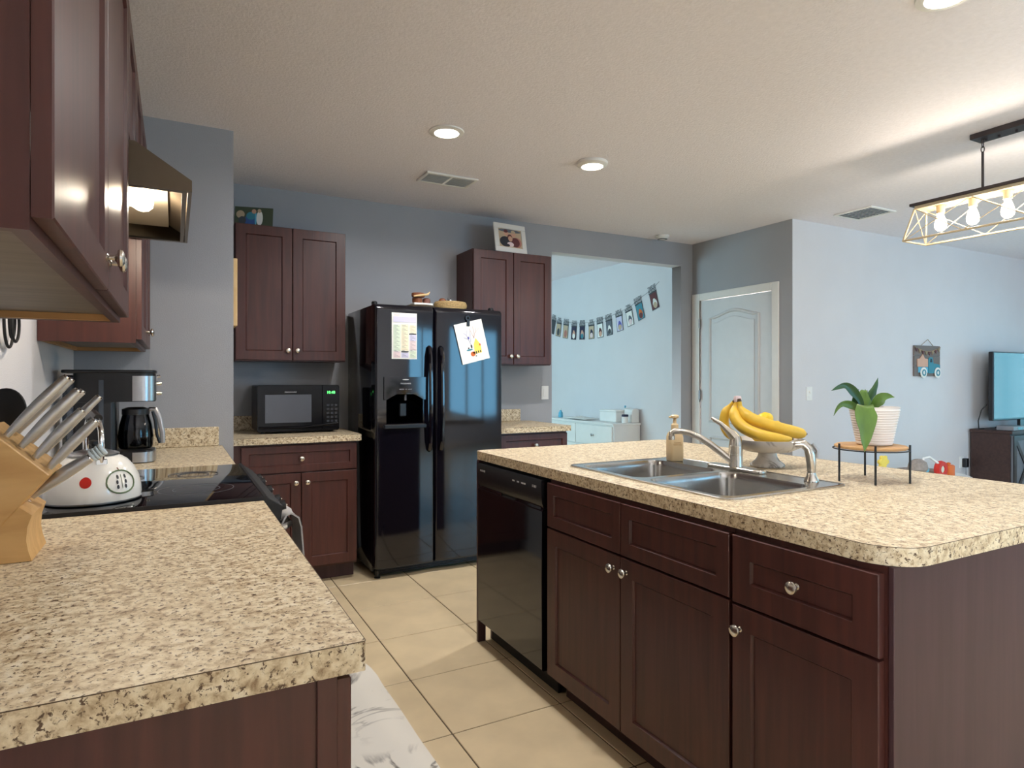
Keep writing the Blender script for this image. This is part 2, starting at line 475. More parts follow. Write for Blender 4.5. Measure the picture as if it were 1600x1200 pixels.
wall('wall_nook_left', [(X_N - .12, X_N, 4.785, 5.6, 0, CEIL), (X_N - .12, X_N, 7.6, Y_N, 0, CEIL), (X_N - .12, X_N, 5.6, 7.6, 0, .6), (X_N - .12, X_N, 5.6, 7.6, 2.2, CEIL)], [Wt])
wall('wall_front', [(-.55, 4.0, Y_F - .12, Y_F, 0, CEIL), (6.9, X_R + .12, Y_F - .12, Y_F, 0, CEIL), (4.0, 6.9, Y_F - .12, Y_F, 2.36, CEIL), (4.0, 6.9, Y_F - .12, Y_F, 0, .4)], [Wt])
wall('wall_right', [(X_R, X_R + .12, Y_F, .4, 0, CEIL), (X_R, X_R + .12, 3.1, Y_LIV, 0, CEIL), (X_R, X_R + .12, .4, 3.1, 0, .5), (X_R, X_R + .12, .4, 3.1, 2.1, CEIL)], [Wt])
struct(MB().box(-.56, X_R + .13, Y_F - .13, Y_N + .13, CEIL, CEIL + .1).build('ceiling', M['ceiling']))

# tiled floor: grout bed, the kitchen's tiles one by one, the rest of the house joined
floor = struct(MB().box(-.56, X_R + .13, Y_F - .13, Y_N + .13, -.1, -.003).build('floor', M['grout'], org=(0, 0, 0)))
TS, GX, GY = .457, .8805, 2.1027
tile_me = mesh_of(MB().box(-TS / 2 + .0028, TS / 2 - .0028, -TS / 2 + .0028, TS / 2 - .0028, -.008, 0, bev=.0016), M['tile'], 'tile_mesh')
rest = MB()
for i in range(-4, 20):
    for j in range(-14, 15):
        x0, x1, y0, y1 = GX + i * TS, GX + (i + 1) * TS, GY + j * TS, GY + (j + 1) * TS
        if -2 <= i <= 7 and -5 <= j <= 4:
            place('tile', tile_me, floor, ((x0 + x1) / 2, (y0 + y1) / 2, 0))
        else:
            a, b, c, d = max(x0, X_LEFT) + .0028, min(x1, X_R) - .0028, max(y0, Y_F) + .0028, min(y1, Y_N) - .0028
            if b - a > .02 and d - c > .02: rest.box(a, b, c, d, -.008, 0)
rt = rest.build('far_tiles', M['tile'], floor); rt['kind'] = 'stuff'

# baseboards
def board(name, b): struct(MB().box(*b, bev=.004).build(name, M['trim']))
board('baseboard_living', (4.64, X_R - .01, Y_LIV - .014, Y_LIV - .001, .001, .09))
board('baseboard_nook', (X_DOOR - .014, X_DOOR - .001, 4.8, Y_N - .01, .001, .09))
board('baseboard_door', (X_DOOR - .014, X_DOOR - .001, Y_LIV + .01, 3.64, .001, .09))

# panel door with its casing
trim = MB()
trim.box(X_DOOR - .018, X_DOOR - .001, DY0 - .066, DY0 + .004, .001, DZ + .066, bev=.004)
trim.box(X_DOOR - .018, X_DOOR - .001, DY1 - .004, DY1 + .095, .001, DZ + .066, bev=.004)
trim.box(X_DOOR - .018, X_DOOR - .001, DY0 + .004, DY1 - .004, DZ - .004, DZ + .066, bev=.004)
struct(trim.build('trim_1', M['trim']), 'white door casing beside the slate gray corner')
dr = struct(MB().box(X_DOOR + .004, X_DOOR + .04, DY0 + .004, DY1 - .004, .012, DZ - .005, bev=.002).build('door_1', M['door']), 'white two-panel door with an arched upper panel')
def outline(y0, y1, z0, z1, rise):
    pts = [(y0, z0), (y1, z0), (y1, z1)]
    for k in range(1, 12):
        t = k / 12; pts.append((y1 + (y0 - y1) * t, z1 + rise * (.5 - .5 * math.cos(2 * math.pi * t))))
    return pts + [(y0, z1)]
for (y0, y1, z0, z1, rise) in ((3.86, 4.43, .872, 1.852, .055), (3.86, 4.43, .2, .72, 0)):
    o = outline(y0, y1, z0, z1, rise)
    mb = MB(); mb.tube([(X_DOOR + .002, a, b) for a, b in o], .015, 8, closed=True, up=(-1, 0, 0), flat=1.)
    mb.build('panel_molding', M['door'], dr)
    cy, cz = (y0 + y1) / 2, (z0 + z1) / 2
    MB().prism([(cy + (a - cy) * .84, cz + (b - cz) * .9) for a, b in o], 'x', X_DOOR - .004, X_DOOR + .0045, bev=.003).build('raised_panel', M['door'], dr)
for z in (.25, 1.12, 1.81):
    MB().box(X_DOOR - .012, X_DOOR + .0038, DY1 - .008, DY1 - .001, z - .045, z + .045).tube([(X_DOOR - .02, DY1 - .006, z - .045), (X_DOOR - .02, DY1 - .006, z + .045)], .006, 8).build('hinge', M['steel'], dr)

# windows and an added fill patio door (behind the camera and in the nook): the daylight
def window(name, Mx, w, h, panes, label, glass='glass'):
    """Mx: lower left corner on the wall's inner face, x along, y up, z into the room"""
    root = struct(MB().box(.003, .05, .003, h - .003, -.09, -.03, M=Mx).box(w - .05, w - .003, .003, h - .003, -.09, -.03, M=Mx).box(.05, w - .05, .003, .05, -.09, -.03, M=Mx).box(.05, w - .05, h - .05, h - .003, -.09, -.03, M=Mx).build(name, M['trim']), label)
    pw = (w - .1) / panes
    for k in range(panes):
        a = .05 + k * pw; b = a + pw
        MB().box(a + .001, a + .05, .051, h - .051, -.08, -.045, M=Mx).box(b - .05, b - .001, .051, h - .051, -.08, -.045, M=Mx).box(a + .05, b - .05, .051, .11, -.08, -.045, M=Mx).box(a + .05, b - .05, h - .11, h - .051, -.08, -.045, M=Mx).build('sash', M['trim'], root)
        MB().box(a + .051, b - .051, .111, h - .111, -.066, -.06, M=Mx).build('pane', M[glass], root)
window('window_1', frame3((6.9, Y_F, .4), (-1, 0, 0), (0, 0, 1), (0, 1, 0)), 2.9, 1.96, 3, 'wide three-pane window of the dining area', 'glass_teal')
window('fill_window', FACE_RIGHT((X_LEFT, -3.4, .05)), 3.0, 2.3, 2, 'added sliding glass door for fill light, unseen behind the camera')  # added opening, lifts the kitchen with daylight from behind the camera
window('window_2', FACE_RIGHT((X_N, 5.6, .6)), 2.0, 1.6, 2, 'white two-pane window lighting the nook', 'glass_blue')
window('window_3', FACE_LEFT((X_R, 3.1, .5)), 2.7, 1.6, 2, 'white two-pane living room window', 'glass_dark')

# ================================================================== CABINETS
def ring4(x0, x1, y0, y1, z): return [(x0, y0, z), (x1, y0, z), (x1, y1, z), (x0, y1, z)]
def front(parent, kind, Mx, x0, x1, y0, y1, fw=.058, knob=None, rot=ROT_CAM, t=.02, rec=.008, m=None):
    m = m or M['cab']
    mb = MB()
    mb.rings([ring4(x0, x1, y0, y1, .0005), ring4(x0, x1, y0, y1, t - .002), ring4(x0 + .002, x1 - .002, y0 + .002, y1 - .002, t),
              ring4(x0 + fw, x1 - fw, y0 + fw, y1 - fw, t), ring4(x0 + fw + .005, x1 - fw - .005, y0 + fw + .005, y1 - fw - .005, t - rec - .001)], True, 0, Mx)
    d = mb.build(kind, m, parent)
    MB().box(x0 + fw + .0055, x1 - fw - .0055, y0 + fw + .0055, y1 - fw - .0055, t - rec - .0008, t - rec + .0004, M=Mx).build('panel', m, d)
    if knob:
        place('knob', KNOB, d, Mx @ Vector((knob[0], knob[1], t)), rot)
    return d
def cabinet(name, label, Mx, w, z0, z1, depth, fronts, rot, toe=0., group=None, hollow=False, filler=0., m=None, cat='cabinet'):
    base = Mx @ Vector((w / 2, 0 if toe else z0, -depth / 2))
    root = thing(name, label, cat, base, group)
    m = m or M['cab']
    b = MB()
    if hollow:
        b.box(0, .018, z0 + toe, z1, -depth, 0, M=Mx).box(w - .018, w, z0 + toe, z1, -depth, 0, M=Mx).box(.018, w - .018, z0 + toe, z0 + toe + .018, -depth, 0, M=Mx)
        b.box(.018, w - .018, z0 + toe + .018, z1, -depth, -depth + .012, M=Mx).box(.018, w - .018, z1 - .2, z1, -.018, 0, M=Mx)
        b.build('body', m, root)
    else:
        b.box(0, w, z0 + toe, z1, -depth, 0, M=Mx); b.build('body', m, root)
    if toe:
        MB().box(.001, w - .001, .001, toe - .0005, -depth + .002, -.072, M=Mx).build('toe_kick', M['cab_dark'], root)
    for f in fronts:
        front(root, f[0], Mx, f[1], f[2], f[3], f[4], f[5] if len(f) > 5 else .058, f[6] if len(f) > 6 else None, rot, m=m)
    return root

# ---- left run --------------------------------------------------------------------
XC = -.129                       # carcass front of the wall cabinets
def left_upper(name, label, y0, y1, z0, z1, doors, knob_side, rail=True):
    Mx = FACE_RIGHT((XC, y0, 0)); w = y1 - y0
    root = thing(name, label, 'cabinet', ((X_LEFT + XC) / 2, (y0 + y1) / 2, z0))
    b = MB()
    b.box(0, .018, z0, z1, X_LEFT + .002 - XC, 0, M=Mx).box(w - .018, w, z0, z1, X_LEFT + .002 - XC, 0, M=Mx)
    b.box(.018, w - .018, z0 + .022, z1, X_LEFT + .002 - XC, -.001, M=Mx).box(.018, w - .018, z0, z0 + .022, -.018, 0, M=Mx)
    b.build('body', M['cab'], root)
    MB().box(.0185, w - .0185, z0 + .018, z0 + .0215, X_LEFT + .004 - XC, -.019, M=Mx).build('underside', M['cab_in'], root)
    if rail:
        MB().box(w - .036, w - .0185, z0 + .001, z0 + .0175, X_LEFT + .004 - XC, -.019, M=Mx).build('rail', M['cab_rail'], root)
        MB().box(.0185, w - .0365, z0 + .001, z0 + .0175, X_LEFT + .004 - XC, X_LEFT + .02 - XC, M=Mx).build('rail', M['cab_rail'], root)
    n = doors; dw = w / n
    for k in range(n):
        a, c = k * dw + .003, (k + 1) * dw - .003
        ku = c - .03 if (k % 2 == 0) else a + .03
        front(root, 'door', Mx, a, c, z0 + .014, z1 - .012, .06, (ku, z0 + .07), ROT_RIGHT)
        for hz in (z0 + .1, z1 - .1):
            hy = a + .004 if k % 2 == 0 else c - .004
            MB().box(hy - .003, hy + .003, hz - .02, hz + .02, -.004, .0004, M=Mx).build('hinge', M['nickel'], root)
    return root
left_upper('wall_cabinet', 'long dark brown wall cabinet at the left edge, over the knife block', .79, 1.983, 1.425, 2.31, 2, 0)
left_upper('wall_cabinet', 'short dark brown wall cabinet right above the range hood', 1.988, 2.752, 1.925, 2.31, 2, 0, rail=False)
left_upper('wall_cabinet', 'dark brown wall cabinet above the coffee maker', 2.757, 3.672, 1.41, 2.31, 2, 0)

XB = .193                       # base carcass front, left run
BH = .882
Mx = FACE_RIGHT((XB, .862, 0))
lb = cabinet('base_cabinet', 'dark brown base cabinet under the near left worktop', Mx, 1.08, 0, BH, XB - X_LEFT - .004,
        [('drawer', .003, .537, .715, .868, .045, (.27, .79)), ('drawer', .543, 1.077, .715, .868, .045, (.81, .79)),
         ('door', .003, .537, .115, .708, .058, (.505, .65)), ('door', .543, 1.077, .115, .708, .058, (.575, .65))], ROT_RIGHT, toe=.1, m=M['cab'])
MB().box(.166, .1925, .8565, .8615, .1, BH - .001, bev=.0008).build('end_stile', M['cab'], lb)
cabinet('base_cabinet', 'dark brown base cabinet under the coffee maker', FACE_RIGHT((XB, 2.79, 0)), .885, 0, BH, XB - X_LEFT - .004,
        [('drawer', .003, .882, .715, .868, .045, (.44, .79)), ('door', .003, .439, .115, .708, .058, (.41, .65)), ('door', .445, .882, .115, .708, .058, (.475, .65))], ROT_RIGHT, toe=.1)
M['seam'] = mat('laminate_seam', (84, 66, 48), .6)
def worktop(name, label, outer, holes=None):
    o = tag(MB().slab(outer, holes or [], CT - .04, CT).build(name, M['granite'], sharp=40), label, 'countertop')
    MB().tube([(x, y, CT - .0004) for x, y in outer], .00075, 5, closed=True).build('edge_seam', M['seam'], o)
    return o
worktop('countertop', 'near left speckled beige worktop under the knife block', rrect(X_LEFT + .002, .227, .842, 1.95, .003, 2))
worktop('countertop', 'speckled beige worktop under the coffee maker', rrect(X_LEFT + .002, .222, 2.782, Y_STUB - .001, .003, 2))
def splash(label, b): tag(MB().box(*b, bev=.003).build('backsplash', M['granite']), label, 'backsplash')
splash('low speckled backsplash behind the coffee maker, on the end wall', (X_LEFT + .03, .205, Y_STUB - .02, Y_STUB - .001, CT + .0005, CT + .1))

# ---- back run --------------------------------------------------------------------
YC = 4.05
Mx = FACE_CAM((.30, YC, 0))
cabinet('base_cabinet', 'dark brown base cabinet under the microwave', Mx, .73, 0, BH, Y_BACK - YC - .003,
        [('drawer', .045, .727, .705, .868, .042, (.386, .787)), ('door', .045, .383, .115, .697, .058, (.352, .64)), ('door', .389, .727, .115, .697, .058, (.42, .64))], ROT_CAM, toe=.1)
worktop('countertop', 'speckled beige worktop under the microwave', rrect(.279, 1.052, 4.008, Y_BACK - .001, .003, 2))
splash('low speckled backsplash behind the microwave', (.281, 1.05, Y_BACK - .02, Y_BACK - .001, CT + .0005, CT + .1))
YU = 4.355
cabinet('wall_cabinet', 'dark brown two-door wall cabinet above the microwave', FACE_CAM((.335, YU, 0)), .695, 1.39, 2.267, Y_BACK - YU - .003,
        [('door', .003, .345, 1.397, 2.262, .06, (.318, 1.46)), ('door', .35, .692, 1.397, 2.262, .06, (.377, 1.46))], ROT_CAM)
cabinet('wall_cabinet', 'dark brown two-door wall cabinet right of the refrigerator', FACE_CAM((1.985, YU, 0)), .69, 1.383, 2.263, Y_BACK - YU - .003,
        [('door', .003, .342, 1.39, 2.258, .06, (.315, 1.45)), ('door', .347, .687, 1.39, 2.258, .06, (.374, 1.45))], ROT_CAM)
cabinet('base_cabinet', 'dark brown base cabinet right of the refrigerator, below the light switch', FACE_CAM((2.06, YC, 0)), .57, 0, BH, Y_BACK - YC - .003,
        [('drawer', .003, .567, .705, .868, .042, (.285, .787)), ('door', .003, .283, .115, .697, .058, (.25, .64)), ('door', .288, .567, .115, .697, .058, (.32, .64))], ROT_CAM, toe=.1)
worktop('countertop', 'small speckled beige worktop right of the refrigerator', rrect(2.05, 2.648, 4.008, Y_BACK - .001, .003, 2))
splash('low speckled backsplash right of the refrigerator', (2.052, 2.56, Y_BACK - .02, Y_BACK - .001, CT + .0005, CT + .1))

# ---- island ------------------------------------------------------------------------
XI = 1.315                      # carcass front (faces -X)
Mx = FACE_LEFT((XI, 2.135, 0))
cabinet('base_cabinet', 'dark brown double-door sink cabinet in the island', Mx, .932, 0, BH, .58,
        [('drawer', .003, .464, .695, .866, .045), ('drawer', .468, .929, .695, .866, .045),
         ('door', .003, .464, .112, .688, .06, (.432, .645)), ('door', .468, .929, .112, .688, .06, (.5, .645))], ROT_LEFT, toe=.1, hollow=True)
Mx = FACE_LEFT((XI, 1.198, 0))
ic = cabinet('base_cabinet', 'dark brown one-door cabinet at the near end of the island', Mx, .402, 0, BH, .58,
        [('drawer', .003, .396, .69, .866, .058, (.2, .785)), ('door', .003, .396, .112, .683, .06, (.03, .625))], ROT_LEFT, toe=.1)
MB().box(XI + .002, 1.91, .783, .7945, .001, BH, bev=.001).build('end_panel', M['cab_dark'], ic)
ie = thing('island_end_panel', 'dark brown end panel of the island beside the dishwasher', 'panel', (1.6, 2.79, 0))
MB().prism([(XI - .02, .0015), (XI + .02, .0015), (XI + .02, .1), (XI + .055, .1), (XI + .055, .0015), (1.895, .0015), (1.895, BH), (XI - .02, BH)], 'y', 2.773, 2.79).build('board', M['cab_dark'], ie)
tag(MB().box(1.899, 1.915, .80, 2.785, .0015, BH, bev=.001).build('island_back_panel', M['cab_dark']), 'dark brown panel closing the seating side of the island', 'panel')
SX0, SX1, SY0, SY1 = 1.40, 1.96, 1.31, 2.15
worktop('countertop', 'large speckled beige island worktop with rounded corners around the sink', rrect(1.30, 2.50, .757, 2.83, [.1, .1, .05, .045], 10), [rrect(SX0 + .015, SX1 - .015, SY0 + .015, SY1 - .015, .03, 4)])

# ================================================================== APPLIANCES
# ---- refrigerator -----------------------------------------------------------------
FX0, FX1, FXM, FY = 1.114, 2.014, 1.512, 3.935
fr = thing('refrigerator', 'black side-by-side refrigerator with water dispenser', 'refrigerator', ((FX0 + FX1) / 2, 4.3, 0))
MB().box(FX0 + .004, FX1 - .004, 4.012, 4.64, .03, 1.752, bev=.006, seg=2).build('body', M['black_gloss'], fr)
def fdoor(x0, x1, hole=None):
    """bowed door front as columns of quads; hole = (xa, xb, za, zb)"""
    z0, z1 = .072, 1.75
    xs = [x0, x0 + .004, x0 + .008, x0 + .012, x0 + .015] + [x0 + .012 + (x1 - x0 - .024) * k / 16 for k in range(1, 16)] + [x1 - .015, x1 - .012, x1 - .008, x1 - .004, x1]
    zs = [z0, z0 + .006, z0 + .009, z0 + .013, z1 - .042, z1 - .036, z1 - .03, z1 - .022, z1 - .012, z1 - .005, z1]
    if hole: xs = sorted(xs + [hole[0], hole[1]]); zs = sorted(zs + [hole[2], hole[3]])
    def yf(x, z):
        t = (x - (x0 + x1) / 2) / ((x1 - x0) / 2)
        y = FY + .02 - .008 * (1 - t * t)
        e = min(x - x0, x1 - x)
        if e < .012: y += .012 * (1 - e / .012) ** 1.6
        if z > z1 - .03: y += .022 * ((z - (z1 - .03)) / .03) ** 2
        if z < z0 + .006: y += .004
        return y - .04
    b = bmesh.new()
    V = {(i, j): b.verts.new((x, yf(x, z), z)) for i, x in enumerate(xs) for j, z in enumerate(zs)}
    Bk = {(i, j): b.verts.new((x, 4.005, z)) for i, x in enumerate(xs) for j, z in enumerate(zs)}
    ni, nj = len(xs), len(zs)
    def inh(i, j):
        return hole and xs[i] >= hole[0] - 1e-6 and xs[i + 1] <= hole[1] + 1e-6 and zs[j] >= hole[2] - 1e-6 and zs[j + 1] <= hole[3] + 1e-6
    for i in range(ni - 1):
        for j in range(nj - 1):
            if not inh(i, j): b.faces.new((V[i, j], V[i + 1, j], V[i + 1, j + 1], V[i, j + 1]))
            b.faces.new((Bk[i, j], Bk[i, j + 1], Bk[i + 1, j + 1], Bk[i + 1, j]))
    for i in range(ni - 1):
        for j in (0, nj - 1): b.faces.new((V[i, j], Bk[i, j], Bk[i + 1, j], V[i + 1, j]))
    for j in range(nj - 1):
        for i in (0, ni - 1): b.faces.new((V[i, j], V[i, j + 1], Bk[i, j + 1], Bk[i, j]))
    mb = MB(); mb.merge(b, 0); return mb
DH = (1.183, 1.432, .985, 1.178)
fz = fdoor(FX0, FXM - .003, DH).build('freezer_door', M['black_gloss'], fr, sharp=50)
fd = fdoor(FXM + .003, FX1).build('fridge_door', M['black_gloss'], fr, sharp=50)
def handle(door, x, s):
    pts = [(x, FY + .004, .80), (x, FY - .035, .815), (x, FY - .055, .87)] + [(x, FY - .055 - .012 * math.sin(math.pi * t / 8), .87 + .55 * t / 8) for t in range(1, 8)] + [(x, FY - .055, 1.42), (x, FY - .035, 1.475), (x, FY + .004, 1.49)]
    MB().tube(pts, [.014, .016, .016] + [.016] * 7 + [.016, .016, .014], 10, up=(1, 0, 0)).build('handle', M['black_gloss'], door)
handle(fz, FXM - .04, -1); handle(fd, FXM + .04, 1)
# water dispenser: recess, arched control panel, tray
c = MB()
x0, x1, z0, z1 = DH
yb = FY + .05
c.prism([(x0, z0), (x0, z1), (x0 + .001, z1), (x0 + .001, z0)], 'y', FY - .01, yb)
c.box(x0, x0 + .002, FY - .022, yb, z0, z1).box(x1 - .002, x1, FY - .022, yb, z0, z1).box(x0, x1, yb, yb + .002, z0, z1).box(x0, x1, FY - .022, yb, z0, z0 + .002).box(x0, x1, FY - .018, yb, z1 - .002, z1)
c.build('dispenser_recess', M['black_gloss'], fz)
pan = [(x0 - .016, 1.288), (x0 - .016, 1.14)] + [(x0 + (x1 - x0) * k / 10, 1.14 + .048 * math.sin(math.pi * k / 10)) for k in range(11)] + [(x1 + .016, 1.14), (x1 + .016, 1.288)]
dp = MB().prism(pan, 'y', FY - .034, FY - .0305, bev=.0008).build('dispenser_panel', M['black_gloss'], fz)
MB().box(x0 - .016, x1 + .016, FY - .045, FY - .02, .958, .983, bev=.004).build('drip_tray', M['black_satin'], fz)
MB().box(1.285, 1.335, yb - .03, yb - .012, 1.03, 1.12, bev=.006).build('paddle', M['black_satin'], fz)
MB().tube([(1.325, yb - .03, 1.172), (1.325, yb - .03, 1.135)], .007, 8).build('spout', M['gray_plastic'], fz)
MB().text('FRIGIDAIRE', .013, FACE_CAM((1.309, FY - .0345, 1.245)), width=.07).text('WATER   ICE   LIGHT', .008, FACE_CAM((1.309, FY - .0345, 1.208)), width=.085).lathe([(0, 0), (.022, 0), (.018, .002), (0, .003)], (1.309, FY - .0345, 1.27), 20, M=Matrix.Rotation(R(90), 4, 'X'), sy=.18).build('lettering', M['silver_print'], dp)
g = MB().box(FX0 + .02, FX1 - .02, 4.0, 4.011, .012, .066)
for k in range(4): g.box(FX0 + .03, FX1 - .03, 3.992, 4.0, .016 + k * .012, .022 + k * .012)
g.build('kick_grille', M['black_satin'], fr)
for hx in (FX0 + .03, FX1 - .03):
    MB().lathe([(0, 0), (.019, 0), (.019, .02), (.014, .026), (0, .028)], (hx, 4.04, 1.7525), 16).build('hinge_cover', M['black_satin'], fr)
    MB().lathe([(0, 0), (.02, 0), (.02, .006), (.012, .01), (.012, .05), (0, .05)], (hx, 3.975, .0005), 14).build('foot', M['black_satin'], fr)

# ---- microwave --------------------------------------------------------------------
mw = thing('microwave', 'black countertop microwave with gray window and green clock', 'microwave', (.71, 4.44, CT))
X0, X1, Y0, Z0, Z1 = .458, .97, 4.268, CT + .012, 1.235
MB().box(X0 + .004, X1 - .004, Y0 + .028, 4.625, Z0 + .002, Z1 - .002, bev=.006).build('body', M['black_satin'], mw)
dmw = MB().prism(rrect(X0, .86, Z0, Z1, [.012, .003, .003, .012], 4), 'y', Y0, Y0 + .027, bev=.002).build('door', M['black_door'], mw)
MB().box(.505, .79, Y0 - .0012, Y0 - .0004, Z0 + .058, Z1 - .062).build('window', M['gray_window'], dmw)
MB().text('FRIGIDAIRE', .011, FACE_CAM((.66, Y0 - .001, Z1 - .046)), width=.072).build('lettering', M['silver_print'], dmw)
cp = MB().prism(rrect(.8605, X1, Z0, Z1, [.003, .012, .012, .003], 4), 'y', Y0, Y0 + .027, bev=.002).build('control_panel', M['black_door'], mw)
MB().text('10:48', .026, FACE_CAM((.915, Y0 - .001, Z1 - .05)), width=.05).build('clock', M['led_green'], cp)
kp = MB()
for r in range(5):
    for q in range(3): kp.box(.888 + q * .026, .905 + q * .026, Y0 - .0012, Y0 - .0004, Z0 + .055 + r * .026, Z0 + .069 + r * .026)
kp.build('keypad', mat('keypad_print', (44, 44, 50), .3), cp)
MB().tube([(X0 + .01, Y0 - .008, Z0 + .03), (.71, Y0 - .016, Z0 + .024), (X1 - .01, Y0 - .008, Z0 + .045)], [.006, .009, .006], 8).build('lower_lip', M['black_door'], dmw)
for fx in (X0 + .04, X1 - .04):
    for fy in (Y0 + .06, 4.58): MB().lathe([(0, 0), (.012, 0), (.012, .0135), (0, .0135)], (fx, fy, CT + .0005), 12).build('foot', M['black_matte'], mw)

# ---- dishwasher -------------------------------------------------------------------
dw = thing('dishwasher', 'black dishwasher at the far end of the island', 'dishwasher', (1.6, 2.455, 0))
DA, DB = 2.152, 2.769
MB().box(1.325, 1.89, DA + .012, DB - .005, .09, .872).build('tub', M['black_matte'], dw)
ddoor = MB().prism([(1.324, .105), (1.300, .105), (1.293, .112), (1.291, .45), (1.293, .745), (1.300, .752), (1.324, .752)], 'y', DA + .016, DB - .002).build('door', M['black_gloss'], dw)
cpn = MB().prism([(1.324, .757), (1.302, .757), (1.294, .775), (1.290, .80), (1.289, .862), (1.293, .87), (1.324, .87)], 'y', DA + .016, DB - .002).build('control_panel', M['black_satin'], dw)
MB().box(1.296, 1.31, DA + .25, DB - .25, .742, .758, bev=.003).build('pocket_handle', M['black_matte'], ddoor)
MB().box(1.2965, 1.3, DA + .03, DA + .24, .748, .762, bev=.0015).box(1.2965, 1.3, DB - .24, DB - .03, .748, .762, bev=.0015).build('grip_trim', M['black_gloss'], ddoor)
tx = MB().text('FRIGIDAIRE', .013, FACE_LEFT((1.2885, DB - .06, .838)), width=.055)
for yy, w in ((2.40, .02), (2.36, .016), (2.32, .02), (2.30, .01)): MB().box(1.2878, 1.2888, yy - w / 2, yy + w / 2, .834, .840).build('indicator_mark', M['silver_print'], cpn)
tx.build('lettering', M['silver_print'], cpn)
MB().text('START', .014, FACE_LEFT((1.2885, 2.222, .838)), width=.035).build('start_lettering', M['silver_print'], cpn)
MB().box(1.37, 1.38, DA + .016, DB - .005, .002, .09).build('toe_kick', M['black_matte'], dw)

# ---- range, towel, hood --------------------------------------------------------------
RA, RB = 1.962, 2.768
rg = thing('range', 'black glass-top electric range between the left worktops', 'stove', (-.1, (RA + RB) / 2, 0))
MB().box(X_LEFT + .004, .205, RA, RB, .02, .905).build('body', M['black_satin'], rg)
ck = MB().box(X_LEFT + .004, .228, RA - .004, RB + .004, .9055, CT + .009, bev=.003, seg=2).build('cooktop', M['black_glass'], rg)
MB().box(X_LEFT + .004, .232, RA - .006, RA - .0045, .918, CT + .0105).box(.2285, .238, RA - .006, RB + .006, .912, CT + .0105).build('cooktop_trim', mat('dark_metal_trim', (30, 30, 34), .4, .3), rg)
ringm = mat('burner_print', (92, 92, 98), .3)
def burner(cx, cy, r):
    mb = MB()
    for rr in (r, r * .62): mb.lathe([(rr, 0), (rr + .002, 0), (rr + .002, .0003), (rr, .0003)], (cx, cy, CT + .0092), 40, closed=True)
    mb.build('burner_ring', ringm, ck)
for cx, cy, r in ((-.2, 2.15, .075), (.06, 2.2, .105), (-.2, 2.56, .105), (.06, 2.56, .08)): burner(cx, cy, r)
MB().prism([(.2055, .86), (.2055, .905), (.229, .905), (.238, .9315), (.282, .9), (.276, .86)], 'y', RA, RB, bev=.002).build('control_panel', M['black_matte'], rg)
for yy in (2.06, 2.17, 2.365, 2.56, 2.67):
    mb = MB().lathe([(0, 0), (.02, 0), (.02, .006), (.016, .008), (.0145, .024), (0, .026)], (0, 0, 0), 18, M=Matrix.Translation((.279, yy, .882)) @ Matrix.Rotation(R(80), 4, 'Y'))
    kn_ = mb.build('knob', [M['black_satin']], rg)
    MB().box(-.002, .002, -.012, .012, .0262, .0282, M=Matrix.Translation((.279, yy, .882)) @ Matrix.Rotation(R(80), 4, 'Y')).build('pointer', M['chrome'], kn_)
od = MB().box(.2065, .262, RA + .003, RB - .003, .235, .852, bev=.004).build('oven_door', M['black_gloss'], rg)
MB().tube([(.262, RA + .06, .82), (.298, RA + .06, .828), (.31, RA + .075, .83), (.312, (RA + RB) / 2, .83), (.31, RB - .075, .83), (.298, RB - .06, .828), (.262, RB - .06, .82)], .011, 10).build('handle', M['steel'], od)
MB().box(.2065, .258, RA + .003, RB - .003, .06, .228, bev=.004).build('storage_drawer', M['black_gloss'], rg)
MB().box(-.35, .15, RA + .02, RB - .02, .001, .02).build('base', M['black_matte'], rg)
# towel over the oven handle
prof = [(.272, .60), (.276, .70), (.28, .79), (.286, .836), (.300, .858), (.318, .862), (.336, .848), (.342, .82), (.346, .74), (.35, .62), (.352, .50)]
grid = []
for k in range(17):
    t = k / 16; y = 2.0 + .2 * t
    row = []
    for i, (x, z) in enumerate(prof):
        a = i / (len(prof) - 1)
        row.append((x + .007 * math.sin(t * 12 + 1.) * (abs(a - .5) * 1.6), y + (.5 - t) * .06 * (1 - abs(a - .5) * 2), z - .012 * math.sin(t * 3) * a))
    grid.append(row)
tag(MB().sheet(grid, .005).build('dish_towel', M['cloth'], sharp=60), 'light gray dish towel hanging over the oven handle', 'towel')

hd = thing('range_hood', 'dark under-cabinet range hood with a lit bulb', 'range hood', (-.2, 2.37, 1.79))
HA, HB = 1.992, 2.748
m_hood = mat('dark_bronze_metal', (96, 84, 68), .34, .5, var=.05)
sec = [(X_LEFT + .003, 1.80), (X_LEFT + .003, 1.921), (-.095, 1.921), (.043, 1.832), (.043, 1.80)]
hb = MB()
hb.prism(sec, 'y', HA, HA + .012).prism(sec, 'y', HB - .012, HB)
top = [(X_LEFT + .003, 1.909), (X_LEFT + .003, 1.921), (-.095, 1.921), (.043, 1.832), (.043, 1.80), (.033, 1.80), (.033, 1.826), (-.098, 1.909)]
hb.prism(top, 'y', HA + .012, HB - .012)
hb.build('canopy', m_hood, hd)
lip = MB().box(X_LEFT + .004, .03, HA + .0125, HA + .022, 1.80, 1.806).box(X_LEFT + .004, .03, HB - .022, HB - .0125, 1.80, 1.806).box(.018, .03, HA + .022, HB - .022, 1.80, 1.806).box(X_LEFT + .004, -.40, HA + .022, HB - .022, 1.80, 1.806)
lip.build('rim', m_hood, hd)
MB().box(-.40, -.02, HA + .0125, HB - .0125, 1.852, 1.858).build('inner_pan', mat('hood_pan_metal', (176, 162, 138), .45, .3), hd)
MB().box(-.36, -.16, 2.40, 2.69, 1.838, 1.8515).build('filter', mat('mesh_filter', (120, 112, 100), .45, .8, bump=.8, bscale=300), hd)
